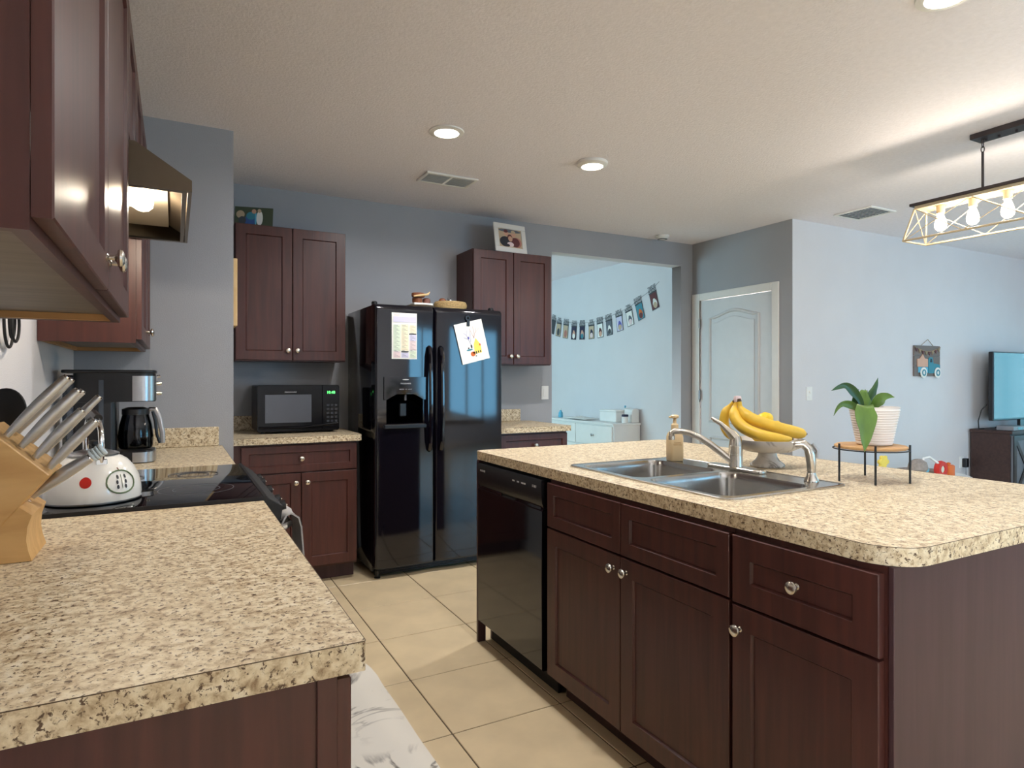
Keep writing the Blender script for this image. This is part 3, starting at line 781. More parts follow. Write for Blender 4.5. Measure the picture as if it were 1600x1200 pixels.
MB().tube([(-.175, 2.26, 1.8515), (-.175, 2.26, 1.83), (-.158, 2.26, 1.822), (-.1315, 2.26, 1.822)], .015, 12).build('bulb_socket', M['white_plastic'], hd)
bl = MB().lathe([(0, -.028), (.016, -.025), (.027, -.013), (.03, .002), (.027, .016), (.018, .03), (.014, .045), (0, .046)], (-.085, 2.26, 1.822), 20, M=Matrix.Rotation(R(-90), 4, 'Y')).build('bulb', M['bulb_on'], hd)
def point_light(name, loc, watts, rad, color, parent):
    l = bpy.data.lights.new(name, 'POINT'); l.energy = watts; l.shadow_soft_size = rad; l.color = color
    o = bpy.data.objects.new(name, l); COL.objects.link(o); o.parent = parent; o.location = Vector(loc) - WL[parent.name]
    return o
point_light('bulb_light', (-.085, 2.26, 1.822), W_HOOD, .022, WARM, hd)

# ================================================================== CEILING FIXTURES
def downlight(x, y, label, proud, watts=None, group='round ceiling lights over the kitchen'):
    t = thing('recessed_light', label, 'ceiling light', (x, y, CEIL), group)
    h = .012 + proud
    MB().lathe([(.066, -.0008), (.094, -.0008), (.092, -h * .6), (.07, -h), (.066, -h)], (x, y, CEIL), 40, closed=True).build('trim_ring', M['white_plastic'], t)
    MB().lathe([(0, -h - .004), (.05, -h - .003), (.0655, -h + .002), (.0655, -.001), (0, -.001)], (x, y, CEIL), 40).build('diffuser', M['lamp_on'], t)
    l = bpy.data.lights.new('recessed_lamp', 'AREA'); l.shape = 'DISK'; l.size = .13; l.energy = watts or W_DOWN; l.color = SOFT; l.spread = R(165)
    o = bpy.data.objects.new('recessed_lamp', l); COL.objects.link(o); o.parent = t; o.location = (0, 0, -h - .008)
downlight(1.285, 3.15, 'flush round ceiling light in front of the refrigerator', 0)
downlight(2.255, 3.18, 'raised round ceiling light over the far end of the island', .016)
downlight(1.285, 1.235, 'round ceiling light over the near aisle', 0)
downlight(2.345, 1.215, 'round ceiling light over the near end of the island at the top edge', .0, W_DOWN * .2)
downlight(6.3, 1.4, 'added unseen fill light on the living room ceiling nearer the white wall', .016, W_FILL, 'added fill lights on the living room ceiling')  # added lamp out of view, brightens the living room wall
downlight(7.6, -.6, 'added unseen fill light on the living room ceiling farther from the white wall', .016, W_FILL, 'added fill lights on the living room ceiling')  # second added lamp out of view, more living room fill

def vent(x0, x1, y0, y1, n, label, split):
    t = thing('ceiling_vent', label, 'vent', ((x0 + x1) / 2, (y0 + y1) / 2, CEIL), 'ceiling air vents')
    z = CEIL - .001
    f = MB()
    f.box(x0, x1, y0, y0 + .022, z - .012, z, bev=.003).box(x0, x1, y1 - .022, y1, z - .012, z, bev=.003).box(x0, x0 + .022, y0 + .022, y1 - .022, z - .012, z, bev=.003).box(x1 - .022, x1, y0 + .022, y1 - .022, z - .012, z, bev=.003)
    if split: f.box((x0 + x1) / 2 - .008, (x0 + x1) / 2 + .008, y0 + .022, y1 - .022, z - .011, z)
    f.build('frame', M['white_plastic'], t)
    MB().box(x0 + .02, x1 - .02, y0 + .02, y1 - .02, z - .0015, z).build('backing', M['slate'], t)
    for k in range(n):
        y = y0 + .03 + (y1 - y0 - .06) * k / (n - 1)
        Mr = Matrix.Translation(((x0 + x1) / 2, y, z - .0075)) @ Matrix.Rotation(R(38), 4, 'X')
        w = (x1 - x0) / 2 - .024
        MB().box(-w, w, -.0065, .0065, -.0006, .0006, M=Mr).build('slat', M['white_plastic'], t)
p = at(699, 280, Z=CEIL); vent(p.x - .18, p.x + .18, p.y - .105, p.y + .105, 9, 'double ceiling air vent over the refrigerator aisle', True)
p = at(1351, 332, Z=CEIL); vent(p.x - .16, p.x + .16, p.y - .16, p.y + .16, 11, 'ceiling air vent near the white living room wall', False)
p = at(1035, 368, Z=CEIL)
sd = thing('smoke_detector', 'small white smoke detector on the ceiling above the doorway', 'smoke detector', (p.x, p.y, CEIL))
MB().lathe([(0, -.001), (.062, -.001), (.062, -.012), (.056, -.02), (.04, -.034), (0, -.036)], (p.x, p.y, CEIL), 28).build('body', M['white_plastic'], sd)
MB().lathe([(.03, -.0362), (.045, -.0335), (.046, -.036), (.03, -.039)], (p.x, p.y, CEIL), 24, closed=True).build('ring_grille', M['gray_plastic'], sd)

# ---- chandelier ------------------------------------------------------------------------
LX, LY = 3.86, 1.70
ch = thing('linear_chandelier', 'long farmhouse chandelier with open white wire cage and five bulbs', 'chandelier', (LX, LY, 2.07))
m_br = mat('dark_bronze', (58, 50, 50), .45, .3)
m_wh = mat('white_wash_frame', (176, 158, 128), .5)
cn = MB().box(LX - .055, LX + .055, LY - .155, LY + .155, CEIL - .03, CEIL - .001, bev=.003)
cn.build('canopy', m_br, ch)
for k in (-.1, -.04, .04, .1): MB().lathe([(0, 0), (.006, 0), (.006, -.012), (0, -.014)], (LX, LY + k, CEIL - .0305), 10).build('canopy_screw', m_br, ch)
for s in (-1, 1):
    y = LY + s * .117
    MB().tube([(LX, y, 2.298), (LX, y, 2.505)], .0065, 10).build('rod', m_br, ch)
    for k in range(2):
        zc = 2.518 + k * .026
        pts = [((LX + (.008 * math.cos(a) if k else 0)), y + (0 if k else .008 * math.cos(a)), zc + .017 * math.sin(a)) for a in [2 * math.pi * i / 12 for i in range(12)]]
        MB().tube(pts, .0025, 6, closed=True).build('chain_link', m_br, ch)
    MB().tube([(LX, y, 2.552), (LX, y, 2.5705)], .008, 8).build('hanger_loop', m_br, ch)
ZT, ZB, hl, hb_, wt, wb = 2.28, 2.078, .44, .475, .06, .115
MB().box(LX - wt - .012, LX + wt + .012, LY - hl - .025, LY + hl + .025, ZT, ZT + .016, bev=.002).build('top_plate', m_br, ch)
MB().box(LX - wt, LX + wt, LY - hl, LY + hl, ZT - .014, ZT - .0005).build('top_board', m_wh, ch)
T4 = [(LX - wt, LY - hl, ZT - .016), (LX + wt, LY - hl, ZT - .016), (LX + wt, LY + hl, ZT - .016), (LX - wt, LY + hl, ZT - .016)]
B4 = [(LX - wb, LY - hb_, ZB), (LX + wb, LY - hb_, ZB), (LX + wb, LY + hb_, ZB), (LX - wb, LY + hb_, ZB)]
cg = MB()
for k in range(4):
    cg.tube([B4[k], B4[(k + 1) % 4]], .006, 6); cg.tube([T4[k], T4[(k + 1) % 4]], .005, 6); cg.tube([T4[k], B4[k]], .0055, 6)
cg.build('cage_frame', m_wh, ch)
def lerp(a, b, t): return tuple(a[i] + (b[i] - a[i]) * t for i in range(3))
for (a, b, n) in ((0, 3, 3), (1, 2, 3), (0, 1, 1), (2, 3, 1)):
    for k in range(n):
        t0, t1 = k / n, (k + 1) / n
        for P, Q in ((lerp(T4[a], T4[b], t0), lerp(B4[a], B4[b], t1)), (lerp(T4[a], T4[b], t1), lerp(B4[a], B4[b], t0))):
            MB().tube([P, Q], .0024, 5).build('cross_wire', m_wh, ch)
for k in range(5):
    y = LY + (k - 2) * .165
    sk = MB().tube([(LX, y, ZT - .0145), (LX, y, ZT - .06)], .021, 14).build('socket', mat('socket_cream', (186, 170, 140), .5) if k == 0 else bpy.data.materials['socket_cream'], ch)
    MB().lathe([(.014, -.0605), (.016, -.07), (.026, -.1), (.031, -.122), (.028, -.143), (.015, -.158), (0, -.162)], (LX, y, ZT), 18).build('bulb', M['bulb_on'], ch)
    point_light('chandelier_bulb_light', (LX, y, ZT - .118), W_BULB, .022, WARM, ch)

# ================================================================== ON THE LEFT WORKTOP
# ---- knife block ------------------------------------------------------------------------
KY0, KY1 = 1.508, 1.667
kb = thing('knife_block', 'pale wooden knife block on the near left worktop', 'knife block', (-.32, (KY0 + KY1) / 2, CT))
MB().prism([(-.415, .924), (-.243, .924), (-.249, .945), (-.252, .965), (-.250, .99), (-.243, 1.012), (-.264, 1.03), (-.330, .951), (-.415, .951)], 'y', KY0 + .002, KY1 - .002).build('stand', M['block_wood'], kb, sharp=40)
MB().prism([(-.214, 1.087), (-.316, 1.187), (-.405, 1.081), (-.405, .952), (-.327, .952)], 'y', KY0, KY1, bev=.002).build('block', M['block_wood'], kb)
ax = Vector((.645, 0, .764)).normalized(); sl = Vector((.067, 0, -.066)); s0 = Vector((-.288, 0, 1.163))
def knife(base, ln, r, label, y, d=ax, ribbed=False):
    b = Vector((base.x, y, base.z))
    t = thing('kitchen_knife', label, 'knife', b, 'steel-handled knives in the wooden block')
    n = 10; pts = []; rad = []
    side = Vector((-d.z, 0, d.x))
    for k in range(n + 1):
        a = k / n
        pts.append(b + d * (.002 + ln * a) + side * (.0015 * math.sin(math.pi * a)))
        rad.append(r * (.6 + .45 * math.sin(math.pi * min(1, a * .8 + .02)) ** .9 if a < .9 else .9))
    h = MB().tube(pts, rad, 10, up=(side.x, 0, side.z), flat=.72).build('handle', M['steel'], t)
    MB().lathe([(0, 0), (r * .78, 0), (r * .74, .003), (0, .0036)], pts[-1], 14, M=Vector((0, 0, 1)).rotation_difference(d).to_matrix().to_4x4()).build('end_cap', M['chrome'], t)
    if ribbed:
        for k in range(4): MB().lathe([(0, 0), (r * 1.0, 0), (r * 1.1, .003), (r * 1.0, .006), (0, .006)], pts[-1] + d * (.004 + k * .007), 14, M=Vector((0, 0, 1)).rotation_difference(d).to_matrix().to_4x4()).build('rib', mat('pale_rubber', (196, 210, 218), .4) if k == 0 else bpy.data.materials['pale_rubber'], t)
    Mb = frame3(b - d * .07, d, (0, 1, 0), Vector(d).cross(Vector((0, 1, 0))))
    MB().box(0, .066, -.0008, .0008, -.009, .009, M=Mb).build('blade', M['chrome'], t)
    return t
ords = ('topmost', 'second', 'third', 'lowest')
for k, ln in enumerate((.148, .142, .118, .118)):
    knife(s0 + sl * (k / 3), ln, .0095, 'steel-handled knife, %s in the column of the wooden block nearest the camera' % ords[k], 1.535)
for k, (ln, r) in enumerate(((.142, .0085), (.138, .0085), (.15, .0085), (.11, .0085))):
    knife(s0 + sl * (k / 3), ln, r, 'steel-handled knife, %s in the rear column of the wooden block' % ords[k], 1.632)
knife(Vector((-.258, 0, 1.037)), .122, .0125, 'thick steel handle with a pale ribbed end below the wooden block', 1.585, Vector((.81, 0, .585)).normalized(), True)

# ---- crock with utensils -------------------------------------------------------------------
cr = tag(MB().lathe([(0, 0), (.048, 0), (.054, .01), (.055, .12), (.052, .132), (.047, .13), (.048, .012), (0, .01)], (-.345, 1.80, CT + .001), 32).build('utensil_crock', M['white_enamel']), 'white utensil crock behind the knife block', 'crock')
sk = thing('skimmer', 'round black skimmer standing in the crock behind the knives', 'utensil', (-.335, 1.815, 1.06))
MB().tube([(-.35, 1.80, .945), (-.338, 1.812, 1.13)], .005, 8).build('handle', M['black_matte'], sk)
dsk = MB().lathe([(0, -.008), (.03, -.006), (.046, 0), (.047, .003), (.03, -.002), (0, -.004)], (0, 0, 0), 28, M=frame3((-.338, 1.80, 1.205), (.88, -.47, 0), (0, 0, 1), (.47, .88, 0)), sy=1.05)
dsk.build('disc', M['black_matte'], sk)
MB().tube([(-.338, 1.812, 1.13), (-.338, 1.806, 1.165)], .006, 8).build('neck', M['black_matte'], sk)
ws = thing('wooden_spoon', 'pale wooden spoon in the crock at the left edge', 'utensil', (-.36, 1.78, 1.0))
MB().tube([(-.342, 1.79, .94), (-.356, 1.765, 1.14)], .005, 8).build('handle', M['pale_wood'], ws)
MB().lathe([(0, -.045), (.012, -.04), (.02, -.02), (.021, .0), (.017, .02), (.008, .033), (0, .036)], (-.358, 1.762, 1.175), 18, sy=.35, M=Matrix.Rotation(R(-20), 4, 'Z')).build('bowl', M['pale_wood'], ws)

# ---- wire ornament on the wall ------------------------------------------------------------
wo = thing('wire_wall_hook', 'black looped wire hanger on the white wall at the left edge', 'hook', (X_LEFT + .02, 2.22, 1.35))
for k, (yc, zc, ry, rz) in enumerate(((2.27, 1.44, .06, .075), (2.255, 1.45, .035, .06), (2.24, 1.43, .05, .05))):
    MB().tube([(X_LEFT + .012 + .01 * k, yc + ry * math.cos(a), zc + rz * math.sin(a)) for a in [2 * math.pi * i / 24 for i in range(24)]], .004, 6, closed=True).build('wire_loop', M['black_matte'], wo)
MB().box(X_LEFT + .001, X_LEFT + .01, 2.2, 2.3, 1.505, 1.525, bev=.002).build('mount', M['black_matte'], wo)

# ---- kettle ------------------------------------------------------------------------------
KX, KY, KZ = -.203, 2.135, CT + .0102
kt = thing('kettle', 'white enamel kettle with painted apples on the cooktop', 'kettle', (KX, KY, KZ))
MB().lathe([(0, .0), (.108, 0), (.117, .004), (.1185, .02), (.117, .04), (.111, .066), (.099, .092), (.082, .113), (.066, .1235), (.058, .127), (0, .127)], (KX, KY, KZ), 48).build('body', M['white_enamel'], kt)
MB().lathe([(.108, .0003), (.1185, .0035), (.1192, .0075), (.117, .006)], (KX, KY, KZ), 48, closed=True).build('base_rim', M['steel'], kt)
lid = MB().lathe([(.0, .1275), (.063, .1275), (.064, .131), (.056, .1345), (.03, .142), (0, .144)], (KX, KY, KZ), 36).build('lid', M['steel'], kt)
MB().lathe([(0, .1445), (.006, .1445), (.006, .152), (.012, .158), (.012, .166), (0, .17)], (KX, KY, KZ), 16).build('lid_knob', M['black_satin'], lid)
hd2 = Vector((-.312, .95, 0)).normalized()      # the handle's arch runs nearly away from the camera
hp = [Vector((KX, KY, KZ)) + hd2 * u + Vector((0, 0, w)) for u, w in ((-.082, .112), (-.086, .16), (-.078, .2), (-.05, .228), (0, .24), (.05, .228), (.078, .2), (.086, .16), (.082, .112))]
MB().tube(hp, .0075, 10, up=(hd2.y, -hd2.x, 0), flat=.6).build('handle', M['chrome'], kt)
MB().tube([h + Vector((0, 0, .004)) for h in hp[3:6]], .0115, 10).build('handle_grip', M['black_satin'], kt)
for h in (hp[0], hp[-1]): MB().box(-.014, .014, -.004, .004, -.014, .01, bev=.002, M=Matrix.Translation(h) @ Matrix.Rotation(math.atan2(hd2.y, hd2.x) + R(90), 4, 'Z')).build('handle_bracket', M['chrome'], kt)
sp = [Vector((KX - .09, KY - .03, KZ + .06)), Vector((KX - .12, KY - .045, KZ + .085)), Vector((KX - .138, KY - .052, KZ + .115))]
MB().tube(sp, [.024, .017, .013], 14).build('spout', M['white_enamel'], kt)
def on_kettle(ang, z, prof_r=None):
    pr = [(.1185, .02), (.117, .04), (.111, .066), (.099, .092), (.082, .113)]
    for (r0, z0), (r1, z1) in zip(pr, pr[1:]):
        if z0 <= z <= z1: r = r0 + (r1 - r0) * (z - z0) / (z1 - z0); break
    else: r = .1185
    return Vector((KX + (r + .0008) * math.cos(ang), KY + (r + .0008) * math.sin(ang), KZ + z))
def decal(name, ang, zc, rx, rz, m, shape, ring=False):
    mb = MB(); n = 24; b = bmesh.new()
    P = []
    for i in range(n):
        a = 2 * math.pi * i / n
        q = 1 + .1 * math.cos(2 * a) if shape == 'apple' else (1 - .22 * abs(math.sin(a / 2 - .8)))
        P.append((rx * math.cos(a) * q, rz * math.sin(a) * q))
    if ring: mb.tube([on_kettle(ang + u / .114, zc + v) for u, v in P], .0021, 6, closed=True)
    else:
        c = b.verts.new(on_kettle(ang, zc)); vs = [b.verts.new(on_kettle(ang + u / .114, zc + v)) for u, v in P]
        for i in range(n): b.faces.new((c, vs[i], vs[(i + 1) % n]))
        mb.merge(b, 0)
    return mb.build(name, m, kt)
va = math.atan2(-KY, -KX)        # direction back to the camera
decal('apple_outline', va + .62, .058, .037, .034, M['green_print'], 'apple', True)
decal('apple_print', va - .16, .062, .0165, .0165, M['red'], 'heart')
for du, dz in ((-.010, .014), (-.013, 0), (-.012, -.013), (.012, .014), (.012, 0), (.010, -.013)):
    decal('seed_print', va + .62 + du / .114, .058 + dz, .003, .0062, M['ink'], 'apple')
MB().tube([on_kettle(va + .62, .04), on_kettle(va + .62, .058), on_kettle(va + .625, .078)], .0007, 5).build('core_line', M['green_print'], kt)
MB().tube([on_kettle(va + .62, .089), on_kettle(va + .60, .096)], .0016, 5).build('apple_stem', M['brown_wood'], kt)

# ---- coffee maker ------------------------------------------------------------------------
cm = thing('coffee_maker', 'black and steel drip coffee maker with glass carafe', 'coffee maker', (-.23, 3.15, CT))
CA, CB = 3.05, 3.25
MB().prism(rrect(-.36, -.075, CA, CB, [.02, .05, .05, .02], 8), 'z', CT + .001, CT + .05, bev=.002).build('base', M['black_satin'], cm)
MB().prism(rrect(-.36, -.2135, CA, CB, .02, 5), 'z', CT + .0505, 1.1795).build('tower', M['black_satin'], cm)
hdm = MB().prism(rrect(-.36, -.072, CA, CB, [.02, .05, .05, .02], 8), 'z', 1.18, 1.298).build('brew_head', M['black_satin'], cm)
MB().prism(rrect(-.40, -.068, CA - .004, CB + .004, [.02, .05, .05, .02], 8), 'z', 1.2985, 1.312, bev=.003).build('top_lid', M['black_satin'], cm)
MB().slab(rrect(-.155, -.069, CA - .0025, CB + .0025, [.001, .052, .052, .001], 10), [rrect(-.156 + .0015, -.0725, CA - .0002, CB + .0002, [.001, .05, .05, .001], 10)], 1.183, 1.287).build('steel_band', M['steel'], cm)
MB().slab(rrect(-.155, -.072, CA - .0025, CB + .0025, [.001, .052, .052, .001], 10), [rrect(-.1545, -.0755, CA - .0002, CB + .0002, [.001, .05, .05, .001], 10)], CT + .004, CT + .046).build('base_band', M['steel'], cm)
for z in (1.213, 1.255):
    MB().tube([(-.069, 3.13, z), (-.05, 3.13, z)], .0085, 14).build('button', M['chrome'], cm)
MB().tube([(-.069, 3.17, 1.285), (-.056, 3.17, 1.288)], .006, 10).build('lid_latch', M['chrome'], cm)
MB().box(-.398, -.3605, CA + .03, CB - .03, CT + .06, 1.29, bev=.006).build('water_tank', M['carafe'], cm)
MB().box(-.272, -.255, CA - .002, CA - .0003, 1.04, 1.27).build('water_gauge', mat('gauge_window', (70, 78, 88), .2), cm)
cf = MB().lathe([(.002, .003), (.056, .003), (.064, .012), (.067, .055), (.061, .105), (.05, .148), (.047, .148), (.058, .105), (.064, .055), (.061, .014), (.002, .006)], (-.147, 3.15, CT + .0515), 32).build('carafe', M['carafe'], cm)
MB().lathe([(.0, .006), (.06, .014), (.063, .055), (.0615, .085), (0, .085)], (-.147, 3.15, CT + .052), 28).build('coffee', mat('black_coffee', (12, 8, 8), .1), cf)
MB().lathe([(.048, .1485), (.052, .149), (.052, .172), (.03, .18), (0, .181)], (-.147, 3.15, CT + .0515), 28).build('carafe_lid', M['black_satin'], cf)
MB().tube([(-.098, 3.14, CT + .222), (-.075, 3.135, CT + .222), (-.060, 3.13, CT + .19), (-.047, 3.13, CT + .12), (-.046, 3.13, CT + .075)], [.009, .011, .011, .011, .01], 10, flat=.7).build('carafe_handle', M['steel'], cf)
MB().tube([(-.084, 3.136, CT + .212), (-.074, 3.133, CT + .17), (-.068, 3.132, CT + .11), (-.056, 3.13, CT + .075)], .006, 8).build('handle_backing', M['black_satin'], cf)

# ---- mat in the aisle -----------------------------------------------------------------------
mt = MB()
gr = []
for k in range(25):
    y = 1.35 + 1.47 * k / 24
    up = .0 if k < 21 else .004 * (k - 20) ** 1.5
    ins = 0 if k < 22 else .01 * (k - 21) ** 1.6
    gr.append([(.33 + ins + (.43 - 2 * ins) * j / 6, y, .008 + up + .002 * math.sin(k * .9 + j)) for j in range(7)])
tag(mt.sheet(gr, .008).build('kitchen_mat', M['mat_marble'], sharp=60), 'white marble-patterned kitchen mat on the tiles in front of the range', 'mat')

# ---- board on the side of the end wall ------------------------------------------------------------
tag(MB().box(X_STUB + .001, X_STUB + .026, 3.76, 3.95, 1.565, 1.935, bev=.003).build('wooden_board', M['pale_wood']), 'thin pale wooden board hung on the wall left of the brown cabinet', 'board')

# ================================================================== ON AND AROUND THE REFRIGERATOR
def fridge_y(x):
    a, b = (FX0, FXM - .003) if x < FXM else (FXM + .003, FX1)
    t = (x - (a + b) / 2) / ((b - a) / 2)
    return FY - .02 - .008 * (1 - t * t)
cal = thing('schedule_sheet', 'printed schedule sheet with pastel columns on the freezer door', 'paper', (1.302, 3.9, 1.4))
x0, x1, z0, z1 = 1.218, 1.386, 1.402, 1.698
MB().sheet([[(x0 + (x1 - x0) * i / 8, fridge_y(x0 + (x1 - x0) * i / 8) - .002, z) for z in (z0, z1)] for i in range(9)], .0006).build('sheet', M['white_paper'], cal)
pm = MB(); Mx = frame3((x0, FY - .0312, z0), (1, 0, 0), (0, 0, 1), (0, -1, 0)); w, h = x1 - x0, z1 - z0
cols = [M['white_paper'], M['mint'], M['cream'], M['pink'], M['lilac'], M['ink'], M['slate']]
for (a, b, c2, d2, mi) in ((.06, .34, .18, .74, 1), (.37, .66, .18, .76, 2), (.7, .97, .56, .74, 2), (.7, .97, .4, .53, 4), (.7, .97, .2, .4, 3), (.06, .34, .03, .16, 3), (.37, .66, .03, .14, 4), (.7, .97, .03, .18, 1), (.06, .97, .8, .92, 4), (.08, .3, .94, .97, 3)):
    quad(pm, Mx, a * w, b * w, c2 * h, d2 * h, mi)
for k in range(26):
    for a, b in ((.09, .3), (.4, .62), (.73, .93)):
        quad(pm, Mx, a * w, (b - .06 * ((k * 7) % 3)) * w, (.05 + k * .027) * h, (.056 + k * .027) * h, 6, .0012)
for (a, b, c2, d2) in ((.68, .97, .535, .555), (.37, .66, .15, .17)): quad(pm, Mx, a * w, b * w, c2 * h, d2 * h, 5, .0016)
pm.build('print', cols, cal)
dc = at(737, 534, Y=FY - .03)
Mx = Matrix.Translation((dc.x, FY - .034, dc.z)) @ Matrix.Rotation(R(-90), 4, 'X').inverted()
Mx = frame3((dc.x, FY - .036, dc.z), (math.cos(R(14)), 0, math.sin(R(14))), (-math.sin(R(14)), 0, math.cos(R(14))), (0, -1, 0))
dg = thing('child_drawing', "child's drawing of a yellow shape and branches clipped to the fridge door", 'paper', (dc.x, FY - .034, dc.z - .14))
MB().box(-.104, .104, -.137, .137, -.0003, .0003, M=Mx).build('sheet', M['white_paper'], dg)
dm = MB(); cols = [M['yellow'], M['ink'], M['orange'], M['rose'], M['purple'], M['teal'], M['foliage']]
b = bmesh.new(); b.faces.new([b.verts.new(p) for p in ((.0, -.085, .001), (.055, -.085, .001), (.058, -.03, .001), (.03, .02, .001), (.008, -.02, .001))]); dm.merge(b, 0, Mx)
for (x, y, rx, ry, mi) in ((-.03, -.05, .024, .006, 5), (-.012, -.03, .006, .014, 1), (-.035, -.038, .005, .006, 1), (-.012, -.082, .018, .016, 2), (.014, -.078, .005, .01, 1), (.03, -.075, .004, .008, 1), (.045, -.075, .0035, .008, 1), (.052, -.03, .006, .008, 2), (-.02, .03, .006, .009, 4), (.008, -.1, .005, .004, 6), (-.002, -.075, .008, .008, 3)):
    blob(dm, Mx, x, y, rx, ry, mi, .0014)
for (xa, ya, xb, yb2) in ((-.012, -.02, -.03, .05), (-.03, .05, -.05, .07), (-.022, .02, -.055, .04), (-.01, .0, .0, .075), (.02, .02, .05, .09), (.02, .02, .03, .1), (.02, .02, .0, .09), (.03, .05, .07, .08), (-.03, .05, -.02, .085)):
    dm.tube([Mx @ Vector((xa, ya, .001)), Mx @ Vector((xb, yb2, .001))], .0009, 4, mi=4 if xa < 0 else 3)
dm.build('picture', cols, dg)
cl = thing('magnet_clip', 'dark round magnet clip holding the drawing on the fridge door', 'magnet', (dc.x - .025, FY - .03, dc.z + .13))
px = dc.x - .032
MB().lathe([(.008, 0), (.017, 0), (.019, .004), (.017, .009), (.008, .009), (.006, .0045)], (px, fridge_y(px) - .0015, dc.z + .158), 20, M=Matrix.Rotation(R(90), 4, 'X'), closed=True).build('ring', M['black_satin'], cl)
MB().box(px - .009, px + .013, FY - .043, FY - .0365, dc.z + .105, dc.z + .145, bev=.002).build('jaw', M['black_satin'], cl)

# things standing on top of the refrigerator
FT = 1.7525
DXT = .112
wb = thing('wooden_tray', 'dark round wicker tray with a white box on top of the freezer side', 'tray', (1.36 + DXT, 4.08, FT))
MB().lathe([(0, 0), (.085, 0), (.098, .006), (.1, .016), (.094, .018), (.085, .01), (0, .009)], (1.36 + DXT, 4.085, FT + .0005), 32).build('plate', mat('dark_wicker', (88, 76, 60), .8, var=.3, vscale=80), wb)
MB().box(1.30 + DXT, 1.432 + DXT, 4.03, 4.13, FT + .0195, FT + .034, bev=.002).build('white_box', M['white_paper'], wb)
cu = thing('wooden_cup_stack', 'reddish wooden toy cups stacked on the tray atop the freezer', 'cups', (1.335 + DXT, 4.08, FT + .035))
MB().lathe([(0, 0), (.03, 0), (.034, .01), (.034, .034), (.028, .036), (0, .036)], (1.338 + DXT, 4.08, FT + .0345), 24).build('lower_cup', M['brown_wood'], cu)
MB().lathe([(0, 0), (.04, .003), (.046, .01), (.045, .03), (.036, .034), (0, .034)], (1.345 + DXT, 4.08, FT + .072), 24, sy=.8).build('upper_cup', M['brown_wood'], cu)
MB().tube([(1.30 + DXT, 4.04, FT + .077), (1.35 + DXT, 4.03, FT + .085), (1.40 + DXT, 4.035, FT + .094), (1.412 + DXT, 4.035, FT + .112)], [.005, .007, .007, .003], 8).build('pale_stick', M['pale_wood'], cu)
tag(MB().lathe([(0, 0), (.024, .002), (.0275, .014), (.026, .03), (.018, .037), (0, .0385)], (1.404 + DXT, 4.08, FT + .0345), 20).build('wooden_cup', mat('mauve_wood', (112, 72, 62), .5, var=.15)), 'rounded mauve wooden cup beside the cup stack atop the freezer', 'cup')
BX = 1.70
bk = thing('straw_basket', 'low round straw basket on top of the fridge side', 'basket', (BX, 4.09, FT))
for k in range(6):
    MB().tube([(BX + (.108 + .008 * math.sin(k * .6)) * math.cos(a), 4.10 + .085 * math.sin(a), FT + .01 + k * .0085) for a in [2 * math.pi * i / 28 for i in range(28)]], .0055, 6, closed=True).build('straw_coil', M['basket'], bk)
MB().lathe([(0, 0), (.104, 0), (.104, .004), (0, .004)], (BX, 4.10, FT + .001), 28, sy=.78).build('bottom', M['basket'], bk)
ball = tag(MB().lathe([(0, 0), (.014, .003), (.026, .02), (.028, .05), (.024, .066), (.012, .076), (0, .078)], (BX - .06, 4.10, FT + .0055), 20).build('wooden_egg', M['brown_wood']), 'reddish wooden egg in the straw basket', 'toy')
bird = thing('toy_bird', 'small black and white toy figure in the straw basket', 'toy', (BX - .012, 4.08, FT + .006))
MB().lathe([(0, 0), (.014, .004), (.019, .018), (.017, .05), (.008, .068), (0, .07)], (BX - .014, 4.085, FT + .0055), 16).build('body', M['ink'], bird)
MB().lathe([(0, 0), (.008, .004), (.009, .014), (.006, .03), (0, .034)], (BX - .012, 4.068, FT + .04), 12).build('belly', M['white_paper'], bird)
for s in (-.01, .01): MB().lathe([(0, 0), (.005, 0), (0, .024)], (BX - .014 + s, 4.085, FT + .066), 8).build('ear', M['ink'], bird)

# photographs on the cabinets
def leaning(name, label, c, w, h, lean, yaw, fw, frame_m, photo, thick=.012, cat='picture'):
    """c: middle of its lower edge"""
    Rz = Matrix.Rotation(R(yaw), 4, 'Z') @ Matrix.Rotation(R(-lean), 4, 'X')
    Mx = Matrix.Translation(c) @ Rz @ frame3((0, 0, 0), (1, 0, 0), (0, 0, 1), (0, -1, 0))
    t = thing(name, label, cat, c)
    if fw:
        f = MB()
        f.box(-w / 2, w / 2, 0, fw, 0, thick, bev=.003, M=Mx).box(-w / 2, w / 2, h - fw, h, 0, thick, bev=.003, M=Mx).box(-w / 2, -w / 2 + fw, fw, h - fw, 0, thick, bev=.003, M=Mx).box(w / 2 - fw, w / 2, fw, h - fw, 0, thick, bev=.003, M=Mx)
        f.build('frame', frame_m, t)
    q = MB().box(-w / 2 + fw, w / 2 - fw, fw, h - fw, .001, thick * .55, M=Mx)
    mats = [photo[0]]
    Mp = Mx @ Matrix.Translation((0, 0, thick * .55))
    for k, (x, y, rx, ry, mm) in enumerate(photo[1]):
        if mm not in mats: mats.append(mm)
        blob(q, Mp, x * (w / 2 - fw), fw + y * (h - 2 * fw), rx * (w / 2 - fw), ry * (h - 2 * fw), mats.index(mm), .0006 + .0003 * k, 16)
    q.build('photo', mats, t)
    return t
